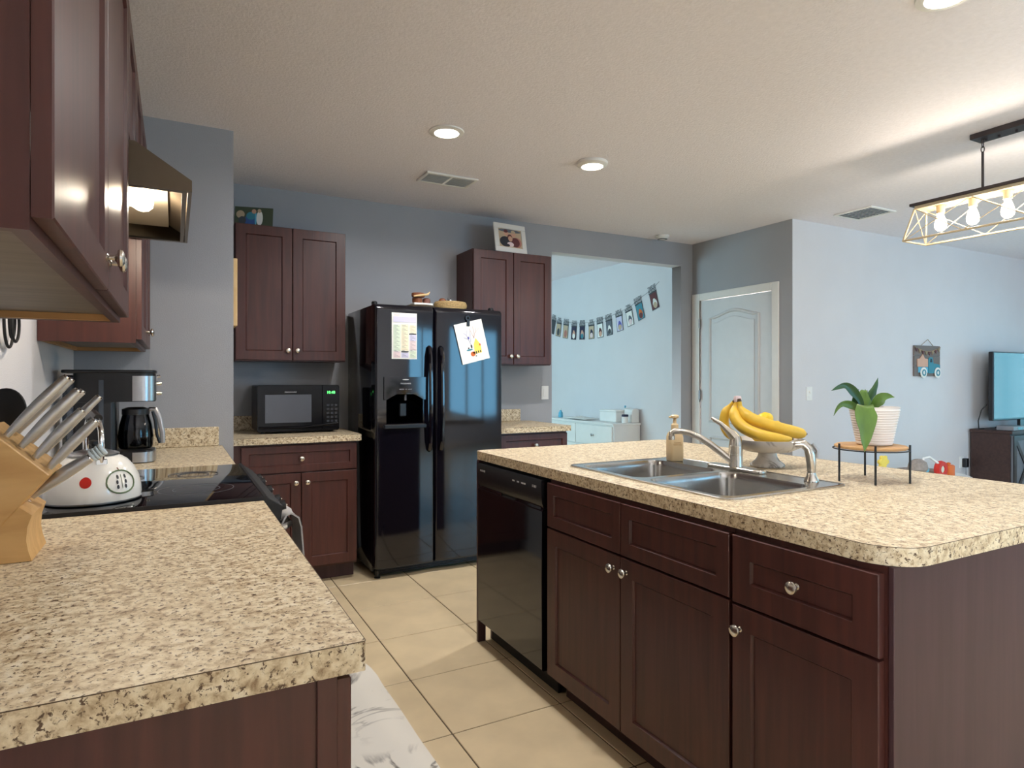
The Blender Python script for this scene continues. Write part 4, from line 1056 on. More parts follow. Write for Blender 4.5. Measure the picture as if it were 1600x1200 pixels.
fam = (M['sand'], [(.55, .3, .42, .28, M['rose']), (0, .9, .99, .09, M['slate']), (-.45, .3, .5, .28, M['ink']), (.4, .3, .4, .26, M['maroon']), (-.35, .76, .2, .15, M['skin']), (-.36, .87, .18, .09, M['maroon']), (.3, .74, .2, .16, M['skin']), (.28, .86, .2, .08, M['sand']), (-.05, .54, .22, .17, M['maroon']), (-.02, .47, .19, .15, M['skin']), (-.05, .16, .3, .13, M['pink']), (-.4, .1, .3, .08, M['ink'])])
p = at(797, 391, Y=4.42)
leaning('framed_photo', 'white framed family photograph leaning on the cabinet right of the fridge', (p.x, 4.40, 2.2685), .30, .235, 10, 6, .042, M['trim'], fam)
wed = (M['foliage'], [(-.2, .3, .3, .3, M['denim']), (-.15, .55, .25, .2, M['teal']), (.1, .4, .05, .34, M['blue']), (0, .78, .12, .12, M['skin']), (.3, .45, .17, .38, M['white_paper']), (.28, .82, .1, .1, M['sand']), (-.7, .6, .22, .2, M['sand']), (-.6, .3, .2, .2, M['charcoal']), (.75, .6, .2, .3, M['foliage'])])
leaning('photo_print', 'unframed couple photograph leaning on the cabinet above the microwave', (.455, 4.44, 2.2685), .235, .14, 14, -14, 0, None, wed, .004)

# switch beside the doorway, switch and outlet on the white wall
def plate(name, label, Mx, kind, cat):
    t = thing(name, label, cat, Mx @ Vector((0, -.06, .001)))
    MB().box(-.036, .036, -.058, .058, .0006, .006, bev=.002, M=Mx).build('cover_plate', M['white_plastic'], t)
    if kind == 'switch': MB().box(-.016, .016, -.033, .033, .006, .0095, bev=.0015, M=Mx).build('rocker', M['white_plastic'], t)
    elif kind == 'dial':
        MB().lathe([(0, 0), (.012, 0), (.011, .012), (0, .014)], (0, 0, 0), 16, M=Mx @ Matrix.Translation((0, .015, .006))).build('dial', M['white_plastic'], t)
        MB().box(-.012, .012, -.04, -.015, .006, .009, bev=.001, M=Mx).build('rocker', M['white_plastic'], t)
    else:
        for s in (-.02, .02): MB().box(-.014, .014, s - .012, s + .012, .006, .008, bev=.002, M=Mx).build('socket', M['white_plastic'], t)
    return t
p = at(851, 613.5, Y=Y_BACK); plate('light_switch', 'white rocker switch on the gray wall left of the doorway', FACE_CAM((p.x, Y_BACK, p.z)), 'switch', 'switch')
p = at(1264, 615, Y=Y_LIV); plate('light_switch', 'white switch plate on the white wall right of the panel door', FACE_CAM((p.x, Y_LIV, p.z)), 'dial', 'switch')
p = at(1502, 722, Y=Y_LIV); plate('wall_outlet', 'white wall outlet beside the dark television stand', FACE_CAM((p.x, Y_LIV, p.z)), 'outlet', 'outlet')
pl = thing('power_plug', 'black plug and gray cord in the outlet beside the television stand', 'plug', (p.x + .02, Y_LIV - .03, p.z - .05))
MB().box(p.x - .006, p.x + .05, Y_LIV - .05, Y_LIV - .0085, p.z - .05, p.z + .04, bev=.006).build('adapter', M['black_satin'], pl)
MB().tube([(p.x + .025, Y_LIV - .03, p.z - .05), (p.x + .03, Y_LIV - .03, p.z - .15), (p.x + .03, Y_LIV - .03, .03)], .004, 6).build('cord', M['gray_plastic'], pl)

# ================================================================== ON THE ISLAND
# ---- sink ---------------------------------------------------------------------------------
sk = thing('double_sink', 'double-bowl stainless steel drop-in sink in the island', 'sink', ((SX0 + SX1) / 2, (SY0 + SY1) / 2, CT - .19))
B1 = (SX0 + .035, SX1 - .125, SY0 + .035, 1.715); B2 = (SX0 + .035, SX1 - .125, 1.745, SY1 - .035)
rim = MB().slab(rrect(SX0, SX1, SY0, SY1, .035, 6), [rrect(*B1, .05, 6), rrect(*B2, .05, 6)], CT + .0006, CT + .004)
rim.tube([(x, y, CT + .003) for x, y in rrect(SX0 + .004, SX1 - .004, SY0 + .004, SY1 - .004, .033, 6)], .0035, 6, closed=True)
rim.build('rim', M['sink'], sk, sharp=40)
for B in (B1, B2):
    rg_ = []
    for ins, z in ((0, .0035), (.003, -.004), (.006, -.02), (.012, -.15), (.02, -.175), (.04, -.186), (.1, -.188)):
        rg_.append([(x, y, CT + z) for x, y in rrect(B[0] + ins, B[1] - ins, B[2] + ins, B[3] - ins, max(.05 - ins * .2, .03), 6)])
    b = bmesh.new(); v = [[b.verts.new(q) for q in r] for r in rg_]
    mb = MB(); mb._skin(b, v); b.faces.new(v[-1]); mb.merge(b, 0)
    bw = mb.build('bowl', M['sink'], sk, sharp=50)
    cx, cy = (B[0] + B[1]) / 2, (B[2] + B[3]) / 2
    MB().lathe([(0, .001), (.03, .001), (.042, .003), (.044, .0005), (0, .0002)], (cx, cy, CT - .1875), 24).build('drain', M['chrome'], bw)
# ---- faucet --------------------------------------------------------------------------------
DK = CT + .0046
FXx, FYy = 1.90, 1.735
fa = thing('faucet', 'brushed nickel single-lever kitchen faucet behind the sink', 'faucet', (FXx, FYy, DK))
MB().prism(rrect(FXx - .03, FXx + .03, FYy - .135, FYy + .135, .029, 8), 'z', DK, DK + .012, bev=.003).build('deck_plate', M['nickel'], fa)
MB().lathe([(0, .0125), (.0275, .0125), (.0265, .02), (.0255, .055), (.026, .0555), (.026, .058), (.0255, .0585), (.0255, .088), (.026, .0885), (.026, .091), (.025, .0915), (.0225, .112), (.019, .127), (0, .13)], (FXx, FYy, DK), 28).build('body', M['nickel'], fa)
spd = (at(1050, 672, X=1.72) - Vector((FXx, FYy, 0))); spd.z = 0; L_ = spd.length; spd.normalize()
sp = [Vector((FXx, FYy, DK)) + spd * (L_ * a) + Vector((0, 0, z)) for a, z in ((.08, .035), (.22, .062), (.38, .092), (.55, .119), (.72, .137), (.86, .143), (.96, .142), (1.0, .137), (1.005, .122))]
MB().tube(sp, [.014, .0135, .013, .0125, .012, .0115, .0115, .0115, .0115], 14).build('spout', M['nickel'], fa)
MB().lathe([(0, 0), (.0125, 0), (.0125, .014), (0, .014)], sp[-1] - Vector((0, 0, .013)), 16).build('aerator', M['nickel'], fa)
lv = [Vector((FXx, FYy, DK)) + Vector((-.3 * a, .35 * a, z)) for a, z in ((.0, .118), (.03, .135), (.075, .155), (.12, .175), (.165, .187), (.19, .197))]
MB().tube(lv, [.019, .0175, .012, .009, .0085, .0055], 12, flat=1.1).build('lever', M['nickel'], fa)
# ---- side sprayer ------------------------------------------------------------------------------
sx, sy = 1.905, 1.412
ss = thing('side_sprayer', 'brushed nickel side sprayer at the near corner of the sink', 'sprayer', (sx, sy, DK))
MB().lathe([(0, 0), (.024, 0), (.023, .006), (.016, .018), (.0135, .03), (0, .03)], (sx, sy, DK), 22).build('base', M['nickel'], ss)
MB().tube([(sx, sy, DK + .0305), (sx, sy, DK + .06), (sx - .002, sy + .002, DK + .09), (sx - .006, sy + .006, DK + .112), (sx - .018, sy + .018, DK + .126), (sx - .034, sy + .034, DK + .124), (sx - .038, sy + .038, DK + .12)], [.013, .0155, .017, .0165, .0155, .0145, .013], 14).build('spray_head', M['nickel'], ss)
MB().tube([(sx + .012, sy - .012, DK + .08), (sx + .013, sy - .013, DK + .105), (sx + .003, sy - .003, DK + .128)], [.005, .006, .005], 8).build('trigger', M['steel'], ss)
# ---- soap bottle ----------------------------------------------------------------------------------
bx, by = 1.877, 2.045
sb = thing('soap_bottle', 'cream foaming soap bottle with pump on the sink deck', 'soap bottle', (bx, by, DK))
def rsec(z, a, b, r): return [(x, y, z) for x, y in rrect(bx - a, bx + a, by - b, by + b, r, 4)]
ry = Matrix.Translation((bx, by, 0)) @ Matrix.Rotation(R(-20), 4, 'Z') @ Matrix.Translation((-bx, -by, 0))
bt = MB().rings([rsec(DK + z, a, b, r) for z, a, b, r in ((.0005, .027, .03, .01), (.004, .029, .032, .012), (.1, .029, .032, .012), (.115, .026, .029, .014), (.125, .02, .022, .015), (.13, .014, .014, .0135))], True, 0, ry).build('bottle', M['soap'], sb, sharp=45)
pu = MB().lathe([(0, 0), (.0155, 0), (.0155, .022), (.012, .026), (.0075, .028), (.007, .048), (.013, .05), (.0175, .053), (.0175, .06), (.012, .064), (0, .065)], (bx, by, DK + .1305), 20)
pu.box(bx - .026, bx, by - .006, by + .006, DK + .181, DK + .189, bev=.002, M=ry).build('pump', M['soap'], sb)
MB().text('foaming\nhand soap', .009, ry @ frame3((bx - .0005, by - .0325, DK + .075), (1, 0, 0), (0, 0, 1), (0, -1, 0))).build('lettering', mat('tan_print', (190, 160, 116), .5), bt)
# ---- fruit stand and fruit ---------------------------------------------------------------------
qx, qy = 2.10, 1.755
fs = thing('fruit_stand', 'white marble pedestal fruit bowl behind the faucet', 'bowl', (qx, qy, CT))
MB().lathe([(0, .001), (.064, .001), (.066, .006), (.064, .012), (.058, .017), (.046, .026), (.037, .042), (.034, .056), (0, .056)], (qx, qy, CT), 36).build('foot', M['marble'], fs)
MB().lathe([(0, .0565), (.034, .0565), (.085, .063), (.118, .079), (.134, .098), (.138, .112), (.133, .112), (.126, .099), (.11, .083), (.08, .07), (0, .068)], (qx, qy, CT), 48).build('bowl', M['marble'], fs)
def banana(label, pts, r0):
    pts = [Vector(p) for p in pts]
    # Catmull-Rom through the points
    P = [pts[0] * 2 - pts[1]] + pts + [pts[-1] * 2 - pts[-2]]; C = []
    for i in range(1, len(P) - 2):
        for k in range(5):
            t = k / 5
            C.append(.5 * ((2 * P[i]) + (-P[i - 1] + P[i + 1]) * t + (2 * P[i - 1] - 5 * P[i] + 4 * P[i + 1] - P[i + 2]) * t * t + (-P[i - 1] + 3 * P[i] - 3 * P[i + 1] + P[i + 2]) * t ** 3))
    C.append(pts[-1]); n = len(C)
    rad = []
    for i in range(n):
        t = i / (n - 1)
        rad.append(r0 * (.36 if t < .1 else min(1, .36 + (t - .1) * 4.2) if t < .26 else (1. if t < .72 else max(.28, 1 - ((t - .72) / .28) ** 2 * .75))))
    o = thing('banana', label, 'banana', pts[len(pts) // 2] - Vector((0, 0, r0)), 'bananas in the marble bowl')
    MB().tube(C, rad, 10).build('peel', M['banana'], o, sharp=60)
    MB().tube([C[-1] - (C[-1] - C[-2]).normalized() * .002, C[-1] + (C[-1] - C[-2]).normalized() * .006], [r0 * .3, r0 * .22], 8).build('tip', M['banana_tip'], o)
    MB().tube([C[0] + (C[0] - C[1]).normalized() * .012, C[0]], [r0 * .3, r0 * .37], 8).build('stem', M['banana_tip'], o)
# screen-right runs along e; the bunch hangs together at its stems, upper left
e = Vector((CS, -SN, 0)); dpt = Vector((SN, CS, 0)); cB = Vector((qx, qy, CT))
def bp(u, w, v): return cB + e * u + dpt * v + Vector((0, 0, w))
def bq(px_, py_, v): return bp((px_ - 1200) * .00257, (729 - py_) * .00257 + .006, v)
banana('long spotted banana lying across the front of the marble bowl', [bq(1156, 630, .0), bq(1158, 641, -.004), bq(1166, 653, -.02), bq(1182, 661, -.035), bq(1206, 669, -.04), bq(1230, 675, -.032), bq(1249, 679, -.02), bq(1257, 680, -.012)], .0255)
banana('banana curving down behind the faucet lever', [bq(1154, 630, .012), bq(1150, 642, .01), bq(1149, 656, -.012), bq(1157, 670, -.052), bq(1178, 680, -.088), bq(1204, 685, -.096), bq(1222, 685, -.09)], .0235)
banana('banana at the left of the bunch, pointing down into the bowl', [bq(1151, 631, .03), bq(1143, 643, .045), bq(1139, 658, .05), bq(1140, 672, .045), bq(1146, 683, .03), bq(1153, 689, .02)], .0195)
tag(MB().lathe([(0, -.013), (.013, -.012), (.016, 0), (.013, .012), (0, .013)], bq(1155, 626, .012), 14).build('bunch_sticker', M['pink']), 'pale wrap around the joined banana stems', 'wrap')
def citrus(name, label, c, rot, m, cat, s=1.):
    tag(MB().lathe([(0, -.038 * s), (.006 * s, -.036 * s), (.02 * s, -.028 * s), (.029 * s, -.01 * s), (.029 * s, .01 * s), (.02 * s, .028 * s), (.006 * s, .036 * s), (0, .038 * s)], c, 22, M=Matrix.Rotation(R(rot), 4, 'Y')).build(name, m), label, cat)
citrus('lemon', 'small yellow lemon on top of the fruit behind the bananas', bq(1203, 659, .045), 75, M['lemon'], 'lemon')
citrus('lemon', 'second lemon low in the marble bowl under the others', bq(1196, 683, .05), 60, M['lemon'], 'lemon')
citrus('lemon', 'third lemon at the right of the marble bowl', bq(1222, 673, .055), 50, M['lemon'], 'lemon', .9)
# ---- plant stand and plant ------------------------------------------------------------------------
ux, uy, ZS = 2.125, 1.345, 1.047
ps = thing('plant_stand', 'small round oak plant stand with black wire legs', 'plant stand', (ux, uy, CT))
MB().lathe([(0, -.012), (.108, -.012), (.1125, -.008), (.1125, -.003), (.108, 0), (0, 0)], (ux, uy, ZS), 48).build('top', M['oak'], ps)
for px_, py_ in ((1307, 752), (1349, 741), (1367, 758), (1410, 755)):
    f = at(px_, py_, Z=CT); v = Vector((f.x - ux, f.y - uy, 0)).normalized() * .1165
    MB().tube([(ux + v.x, uy + v.y, CT + .001), (ux + v.x, uy + v.y, ZS + .006)], .0035, 8).build('leg', M['black_matte'], ps)
MB().tube([(ux + .1165 * math.cos(a), uy + .1165 * math.sin(a), ZS - .014) for a in [2 * math.pi * i / 40 for i in range(40)]], .0022, 6, closed=True).build('ring', M['black_matte'], ps)
gx, gy = ux + .012, uy - .006
pt = thing('potted_plant', 'trailing green houseplant in a ribbed white ceramic pot', 'plant', (gx, gy, ZS))
pr = [(0, .001), (.05, .001), (.055, .003)]
for k in range(14):
    z = .006 + k * .0085; r = .0555 + .021 * k / 13
    pr += [(r, z), (r + .0018, z + .003), (r + .0018, z + .0055), (r + .0003, z + .008)]
pr += [(.078, .128), (.0785, .132), (.075, .132), (.071, .118), (0, .116)]
MB().lathe(pr, (gx, gy, ZS), 48).build('pot', M['pot'], pt, sharp=60)
MB().lathe([(0, .1165), (.0705, .1185), (.0, .124)], (gx, gy, ZS), 24).build('soil', M['soil'], pt)
def leaf(pts, w, m, curl=.25, side=None):
    pts = [Vector(p) for p in pts]; P = [pts[0] * 2 - pts[1]] + pts + [pts[-1] * 2 - pts[-2]]; C = []
    for i in range(1, len(P) - 2):
        for k in range(4):
            t = k / 4
            C.append(.5 * ((2 * P[i]) + (-P[i - 1] + P[i + 1]) * t + (2 * P[i - 1] - 5 * P[i] + 4 * P[i + 1] - P[i + 2]) * t * t + (-P[i - 1] + 3 * P[i] - 3 * P[i + 1] + P[i + 2]) * t ** 3))
    C.append(pts[-1]); n = len(C); grid = []
    for i in range(n):
        t = i / (n - 1)
        tan = (C[min(i + 1, n - 1)] - C[max(i - 1, 0)]).normalized()
        sd_ = Vector(side) if side else tan.cross(dpt)
        sd_ = (sd_ - tan * sd_.dot(tan)).normalized(); nr = tan.cross(sd_)
        ww = w * max(.03, (t / .38) ** .6 if t < .38 else (1 - ((t - .38) / .62) ** 1.25) ** .95)
        ww *= 1 + .07 * math.sin(t * 17)
        if t < .12: ww = max(ww, w * .3)
        grid.append([C[i] + sd_ * (ww * s) + nr * (ww * curl * abs(s)) for s in (-1, -.5, 0, .5, 1)])
    MB().sheet(grid, .0012).build('leaf', m, pt, sharp=70)
def lp(u, w, v=0.): return Vector((gx, gy, ZS)) + e * u + dpt * v + Vector((0, 0, w))
V_ = lambda u, w: (u, w)
sc_ = 2.2 / 987     # metres per photo pixel at the pot
def L(pts, w, m, **k):
    """points as offsets (right, up) in photo pixels from the pot's base, and depth"""
    leaf([lp((a + c * 250) * sc_, b * sc_, c) for a, b, c in pts], w * sc_, m, **k)
L([(-12, 52, -.03), (-14, 62, -.085), (-14, 50, -.108), (-13, 28, -.12), (-14, 12, -.126), (-15, -4, -.13)], 16, M['leaf'], side=e, curl=.15)
L([(-18, 52, 0), (-22, 68, .0), (-32, 82, -.01), (-44, 92, -.02), (-56, 89, -.03), (-66, 84, -.035)], 7, M['leaf2'])
L([(-20, 52, -.01), (-26, 56, -.02), (-36, 62, -.03), (-48, 64, -.04), (-56, 58, -.045), (-62, 46, -.045)], 6, M['leaf'])
L([(-16, 52, .0), (-17, 64, .0), (-19, 74, .005), (-15, 84, .01), (-10, 80, .02)], 8, M['leaf'], side=e)
L([(-12, 52, .0), (-12, 64, .0), (-13, 76, .01), (-14, 86, .02)], 9, M['leaf'], side=e)
L([(-10, 52, .01), (-7, 66, .02), (-2, 80, .02), (3, 92, .02), (6, 104, .02)], 7, M['leaf2'], side=(e.x, e.y, .2))
L([(-8, 54, .0), (0, 62, -.01), (10, 73, -.02), (20, 76, -.02), (31, 74, -.02)], 9, M['leaf'])
L([(-22, 50, .01), (-30, 60, .02), (-30, 76, .02), (-24, 86, .03)], 5, M['leaf2'])
L([(-16, 54, .01), (-24, 70, .01), (-28, 80, .01), (-34, 88, .0)], 5, M['leaf2'])

# ================================================================== NOOK
nk = thing('white_dresser', 'white dresser against the wall under the photo garland', 'dresser', (4.28, 6.15, 0))
DX0, DX1, DYa, DYb, DTop = 4.115, X_DOOR - .018, 5.42, 6.86, .795
MB().box(DX0 + .02, DX1, DYa + .015, DYb - .015, .06, DTop - .022).build('body', M['dresser'], nk)
MB().box(DX0 - .005, DX1 + .0, DYa, DYb, DTop - .0215, DTop, bev=.003).build('top', M['dresser'], nk)
for fy in (DYa + .05, DYb - .05):
    for fx in (DX0 + .06, DX1 - .05): MB().box(fx - .025, fx + .025, fy - .025, fy + .025, .001, .0595).build('foot', M['dresser'], nk)
kn = mesh_of(MB().lathe([(0, 0), (.006, 0), (.006, .012), (.015, .016), (.015, .024), (0, .028)], seg=14), M['chrome'], 'dresser_knob_mesh')
for r in range(3):
    for q in range(2):
        ya = DYa + .03 + q * .695; za = .085 + r * .228
        d_ = MB().box(DX0, DX0 + .0195, ya, ya + .685, za, za + .218, bev=.003).build('drawer', M['dresser'], nk)
        place('knob', kn, d_, (DX0, ya + .34, za + .11), ROT_LEFT)
def drest(name, label, cat, mb, m): return tag(mb.build(name, m), label, cat)
bn = MB().prism(rrect(4.385, DX1 - .006, DTop + .001, DTop + .155, [.008, .008, .035, .035], 6), 'y', DYa + .02, DYa + .16, bev=.004)
drest('storage_bin', 'rounded white storage bin at the near end of the dresser top', 'bin', bn, M['dresser'])
wbx = thing('storage_box', 'white lidded box in the middle of the dresser top', 'box', (4.35, 5.75, DTop))
MB().box(4.285, 4.42, 5.595, 5.9, DTop + .001, DTop + .115, bev=.006).build('box', M['white_plastic'], wbx)
MB().box(4.28, 4.425, 5.59, 5.905, DTop + .1155, DTop + .135, bev=.004).build('lid', M['white_plastic'], wbx)
jy, jx = 5.468, 4.31
jr = thing('lidded_jar', 'small white jar with a dark lid on the dresser', 'jar', (jx, jy, DTop))
MB().lathe([(0, .001), (.034, .001), (.036, .006), (.036, .07), (0, .071)], (jx, jy, DTop), 22).build('jar', M['white_plastic'], jr)
MB().lathe([(0, .0715), (.037, .0715), (.037, .09), (.034, .094), (0, .094)], (jx, jy, DTop), 22).build('lid', M['navy'], jr)
byy = 5.65
btl = thing('small_bottle', 'small white bottle behind the dark-lidded jar on the dresser', 'bottle', (4.455, byy, DTop))
MB().lathe([(0, .001), (.02, .001), (.022, .01), (.02, .12), (.008, .135), (.008, .155), (0, .155)], (4.455, byy, DTop), 16).build('bottle', M['white_plastic'], btl)
MB().lathe([(0, .1555), (.01, .1555), (.009, .18), (0, .182)], (4.455, byy, DTop), 12).build('cap', M['blue'], btl)
ry_ = at(876, 650, X=4.25).y
bb = thing('small_bottle', 'pale blue bottle at the far end of the dresser top', 'bottle', (4.25, min(ry_, 6.8), DTop))
MB().lathe([(0, .001), (.028, .001), (.03, .02), (.026, .06), (.014, .075), (.012, .09), (0, .09)], (4.25, min(ry_, 6.8), DTop), 16).build('bottle', M['blue'], bb)
MB().lathe([(0, .0905), (.011, .0905), (.01, .11), (0, .112)], (4.25, min(ry_, 6.8), DTop), 12).build('cap', M['white_plastic'], bb)
cy_ = at(915, 652, X=4.25).y
cw = MB(); random.seed(3)
g_ = [[(4.16 + .2 * j / 8, 6.02 + .42 * i / 12, DTop + .012 + .035 * abs(math.sin(i * 1.3 + j * .9)) * (1 - abs(j - 4) / 5) * (1 - abs(i - 6) / 7.5)) for j in range(9)] for i in range(13)]
tag(cw.sheet(g_, .006).build('crumpled_cloth', M['white_paper'], sharp=70), 'crumpled white cloth lying on the dresser top', 'cloth')

# ---- garland of monthly photo cards --------------------------------------------------------------
XG = X_DOOR - .006
names = ['ONE', 'TWO', 'THREE', 'FOUR', 'FIVE', 'SIX', 'SEVEN', 'EIGHT', 'NINE', 'TEN', 'ELEVEN', 'TWELVE']
cards = [(864, 491, 522), (873, 496, 526), (884, 498, 529), (896.7, 500.5, 531), (909.6, 500, 531), (924, 499, 530), (937.5, 495, 528), (951.6, 490, 524.5), (967.6, 483, 518), (983.4, 475, 510), (999, 462, 500.6), (1021, 444, 484.5)]
pics = [[M['charcoal']], [M['sand'], M['charcoal']], [M['sand'], M['rose']], [M['navy'], M['skin'], M['white_paper']], [M['navy'], M['skin'], M['teal']], [M['sand'], M['navy'], M['pink']],
        [M['white_paper'], M['maroon'], M['skin']], [M['slate'], M['white_paper'], M['charcoal']], [M['lilac'], M['purple'], M['sand']], [M['white_paper'], M['slate'], M['pink']], [M['teal'], M['orange'], M['maroon']], [M['maroon'], M['white_paper'], M['sand']]]
desc = ['gray photo partly hidden by the doorway edge', 'pale gray photo', 'sandy portrait photo', 'dark photo of a white figure', 'dark photo with teal clothing', 'pale photo with navy shape', 'white photo with maroon shape', 'slate gray photo', 'purple-blue photo', 'white and gray photo', 'orange and teal photo', 'white figure on maroon']
tops = []
for k, (px_, ya, yb_) in enumerate(cards):
    a_, b_ = at(px_, ya, X=XG), at(px_, yb_, X=XG)
    tops.append(a_)
    j0, j1 = max(0, k - 1), min(11, k + 1)
    q0, q1 = at(cards[j0][0], cards[j0][1], X=XG), at(cards[j1][0], cards[j1][1], X=XG)
    ang = math.atan2(q1.z - q0.z, -(q1.y - q0.y)) * .75
    u = Vector((0, -math.cos(ang), math.sin(ang))); v = Vector((0, math.sin(ang), math.cos(ang)))
    cen = (a_ + b_) / 2; hh = (a_ - b_).length
    Mx = frame3(cen, u, v, (-1, 0, 0))
    t = thing('photo_card', 'month card lettered %s with %s' % (names[k], desc[k]), 'card', b_, 'monthly photo cards on the garland')
    H_ = hh * .98; pw = .057; ph0, ph1 = -H_ / 2, H_ * .18
    MB().box(-pw, pw, ph0, ph1, -.001, .001, M=Mx).build('card', M['charcoal'], t)
    pm = MB(); quad(pm, Mx, -pw + .006, pw - .006, ph0 + .006, ph1 - .004, 0, .0014)
    pc = pics[k]
    if len(pc) > 1: blob(pm, Mx, .006, ph0 + .06, .034, .05, 1, .0018)
    if len(pc) > 1: blob(pm, Mx, .004, ph0 + .045, .03, .032, min(2, len(pc) - 1), .0022)
    if len(pc) > 2: blob(pm, Mx, .002, ph0 + .1, .018, .02, 1, .0024)
    pm.build('photo', pc, t)
    tm = MB()
    tm.box(-pw - .004, pw + .004, ph1 + .0, ph1 + .012, -.001, .001, M=Mx)
    tm.text(names[k], .062, Mx @ Matrix.Translation((0, H_ * .4, .001)), width=.026 * len(names[k]) if len(names[k]) < 5 else .125)
    tm.text('MONTH' if k == 0 else 'MONTHS', .056, Mx @ Matrix.Translation((0, H_ * .255, .0015)), width=.125)
    tm.build('lettering', M['charcoal'], t)
str_pts = [at(840, 480, X=XG)] + [Vector((XG + .003, c_.y, c_.z - .035)) for c_ in tops] + [at(1030, 440, X=XG + .003)]
tag(MB().tube(str_pts, .0016, 5).build('garland_string', M['charcoal']), 'thin dark string carrying the monthly photo cards', 'string')

# ================================================================== LIVING ROOM
st = thing('tv_stand', 'dark brown barn-door television stand against the white wall', 'tv stand', (7.95, 3.35, 0))
TX0, TX1, TY0, TY1, TZ = 7.17, 8.75, 3.125, 3.49, .765
MB().box(TX0 + .012, TX1 - .012, TY0 + .02, TY1, .08, TZ - .03).build('body', M['dark_wood'], st)
MB().box(TX0, TX1, TY0 - .005, TY1 + .005, TZ - .0295, TZ, bev=.003).build('top', M['dark_wood'], st)
for fx in (TX0 + .04, TX1 - .04):
    for fy in (TY0 + .05, TY1 - .04): MB().box(fx - .025, fx + .025, fy - .025, fy + .025, .001, .0795).build('leg', M['dark_wood'], st)
dwd = wood('window_lit_wood', (92, 96, 104), (112, 116, 124), .5, 4., (1, 1, .1))  # bluish window light on the doors put into their wood colour
for q in range(3):
    xa = TX0 + .03 + q * .512; d_ = MB()
    d_.box(xa, xa + .5, TY0 + .002, TY0 + .0195, .1, TZ - .045); dd = d_.build('door', dwd, st)
    for (a, b2, c2, d2) in ((xa, xa + .5, .1, .15), (xa, xa + .5, TZ - .095, TZ - .045), (xa, xa + .05, .15, TZ - .095), (xa + .45, xa + .5, .15, TZ - .095)):
        MB().box(a, b2, TY0 - .008, TY0 + .0018, c2, d2).build('rail', M['black_satin'], dd)
    for (p0, p1) in (((xa + .05, .15), (xa + .45, TZ - .095)), ((xa + .05, TZ - .095), (xa + .45, .15))):
        v = Vector((p1[0] - p0[0], 0, p1[1] - p0[1])); ln = v.length; v.normalize()
        MB().box(0, ln, -.02, .02, 0, .007, M=frame3((p0[0], TY0 - .0055 + .007, p0[1]), v, (-v.z, 0, v.x), (0, -1, 0))).build('brace', M['black_satin'], dd)
tv = thing('television', 'flat television with a teal reflection on the dark stand', 'television', (7.78, 3.32, TZ))
VX0, VX1, VZ0, VZ1, VY = 7.21, 8.4, .855, 1.548, 3.30
MB().box(VX0, VX1, VY, VY + .045, VZ0, VZ1, bev=.006).build('case', M['black_satin'], tv)
MB().box(VX0 + .012, VX1 - .012, VY - .0016, VY - .0004, VZ0 + .02, VZ1 - .012).build('screen', M['tv_screen'], tv)
MB().box(7.76, 7.86, VY + .005, VY + .035, TZ + .0125, VZ0 - .0005).build('neck', M['black_satin'], tv)
MB().box(7.5, 8.1, VY - .09, VY + .12, TZ + .001, TZ + .012, bev=.003).build('foot', M['black_satin'], tv)
bxn = thing('media_box', 'low silver media box in front of the television', 'box', (7.45, 3.2, TZ))
MB().box(7.22, 7.46, 3.13, 3.28, TZ + .001, TZ + .045, bev=.004).build('case', M['gray_plastic'], bxn)
MB().box(7.30, 7.40, 3.1285, 3.1299, TZ + .012, TZ + .034).build('display', M['black_gloss'], bxn)
tag(MB().tube([(7.22, 3.36, 1.02), (7.2, 3.40, .96), (7.18, 3.42, .85), (7.19, 3.42, TZ + .006), (7.25, 3.4, TZ + .006)], .005, 6).build('cable', M['black_matte']), 'black cable hanging behind the television', 'cable')

# hanging wooden sign with a little truck
p0 = at(1428, 588, Y=Y_LIV - .012); p1 = at(1468, 541, Y=Y_LIV - .012)
sg = thing('wooden_wall_sign', 'small wooden sign with a teal truck and bunting on the white wall', 'sign', ((p0.x + p1.x) / 2, Y_LIV - .01, p0.z))
sw, sh = p1.x - p0.x, p1.z - p0.z
Mx = FACE_CAM((p0.x, Y_LIV - .004, p0.z))
for k in range(3): MB().box(0, sw, k * sh / 3 + .001, (k + 1) * sh / 3 - .001, 0, .012, M=Mx).build('plank', M['board'], sg)
Mx = FACE_CAM((p0.x, Y_LIV - .0162, p0.z))
def s_(mb, poly, mi, z0=0, z1=.006): mb.prism([(a * sw, b * sh) for a, b in poly], 'z', z0, z1, mi, M=Mx)
tr = MB()
s_(tr, [(.52, .1), (.98, .1), (.98, .38), (.8, .42), (.72, .42), (.68, .62), (.56, .62), (.52, .55)], 0); s_(tr, [(.58, .46), (.66, .46), (.645, .57), (.6, .58)], 1, .006, .008)
s_(tr, [(.14, .12), (.5, .12), (.5, .3), (.14, .3)], 2); tr.build('truck', [M['teal'], M['ink'], M['blue']], sg)
ht = MB(); s_(ht, [(.1, .31), (.5, .31), (.5, .56), (.38, .58), (.3, .72), (.2, .58), (.1, .56)], 0); ht.build('pumpkin_shape', [M['skin']], sg)
for cx_ in (.31, .86):
    MB().lathe([(0, 0), (.12 * sw, 0), (.12 * sw, .006), (0, .006)], (0, 0, 0), 18, M=Mx @ Matrix.Translation((cx_ * sw, .12 * sh, .0085))).build('wheel', M['white_paper'], sg)
    MB().lathe([(.045 * sw, 0), (.075 * sw, 0), (.075 * sw, .003), (.045 * sw, .003)], (0, 0, 0), 16, M=Mx @ Matrix.Translation((cx_ * sw, .12 * sh, .0148)), closed=True).build('hub_ring', M['teal'], sg)
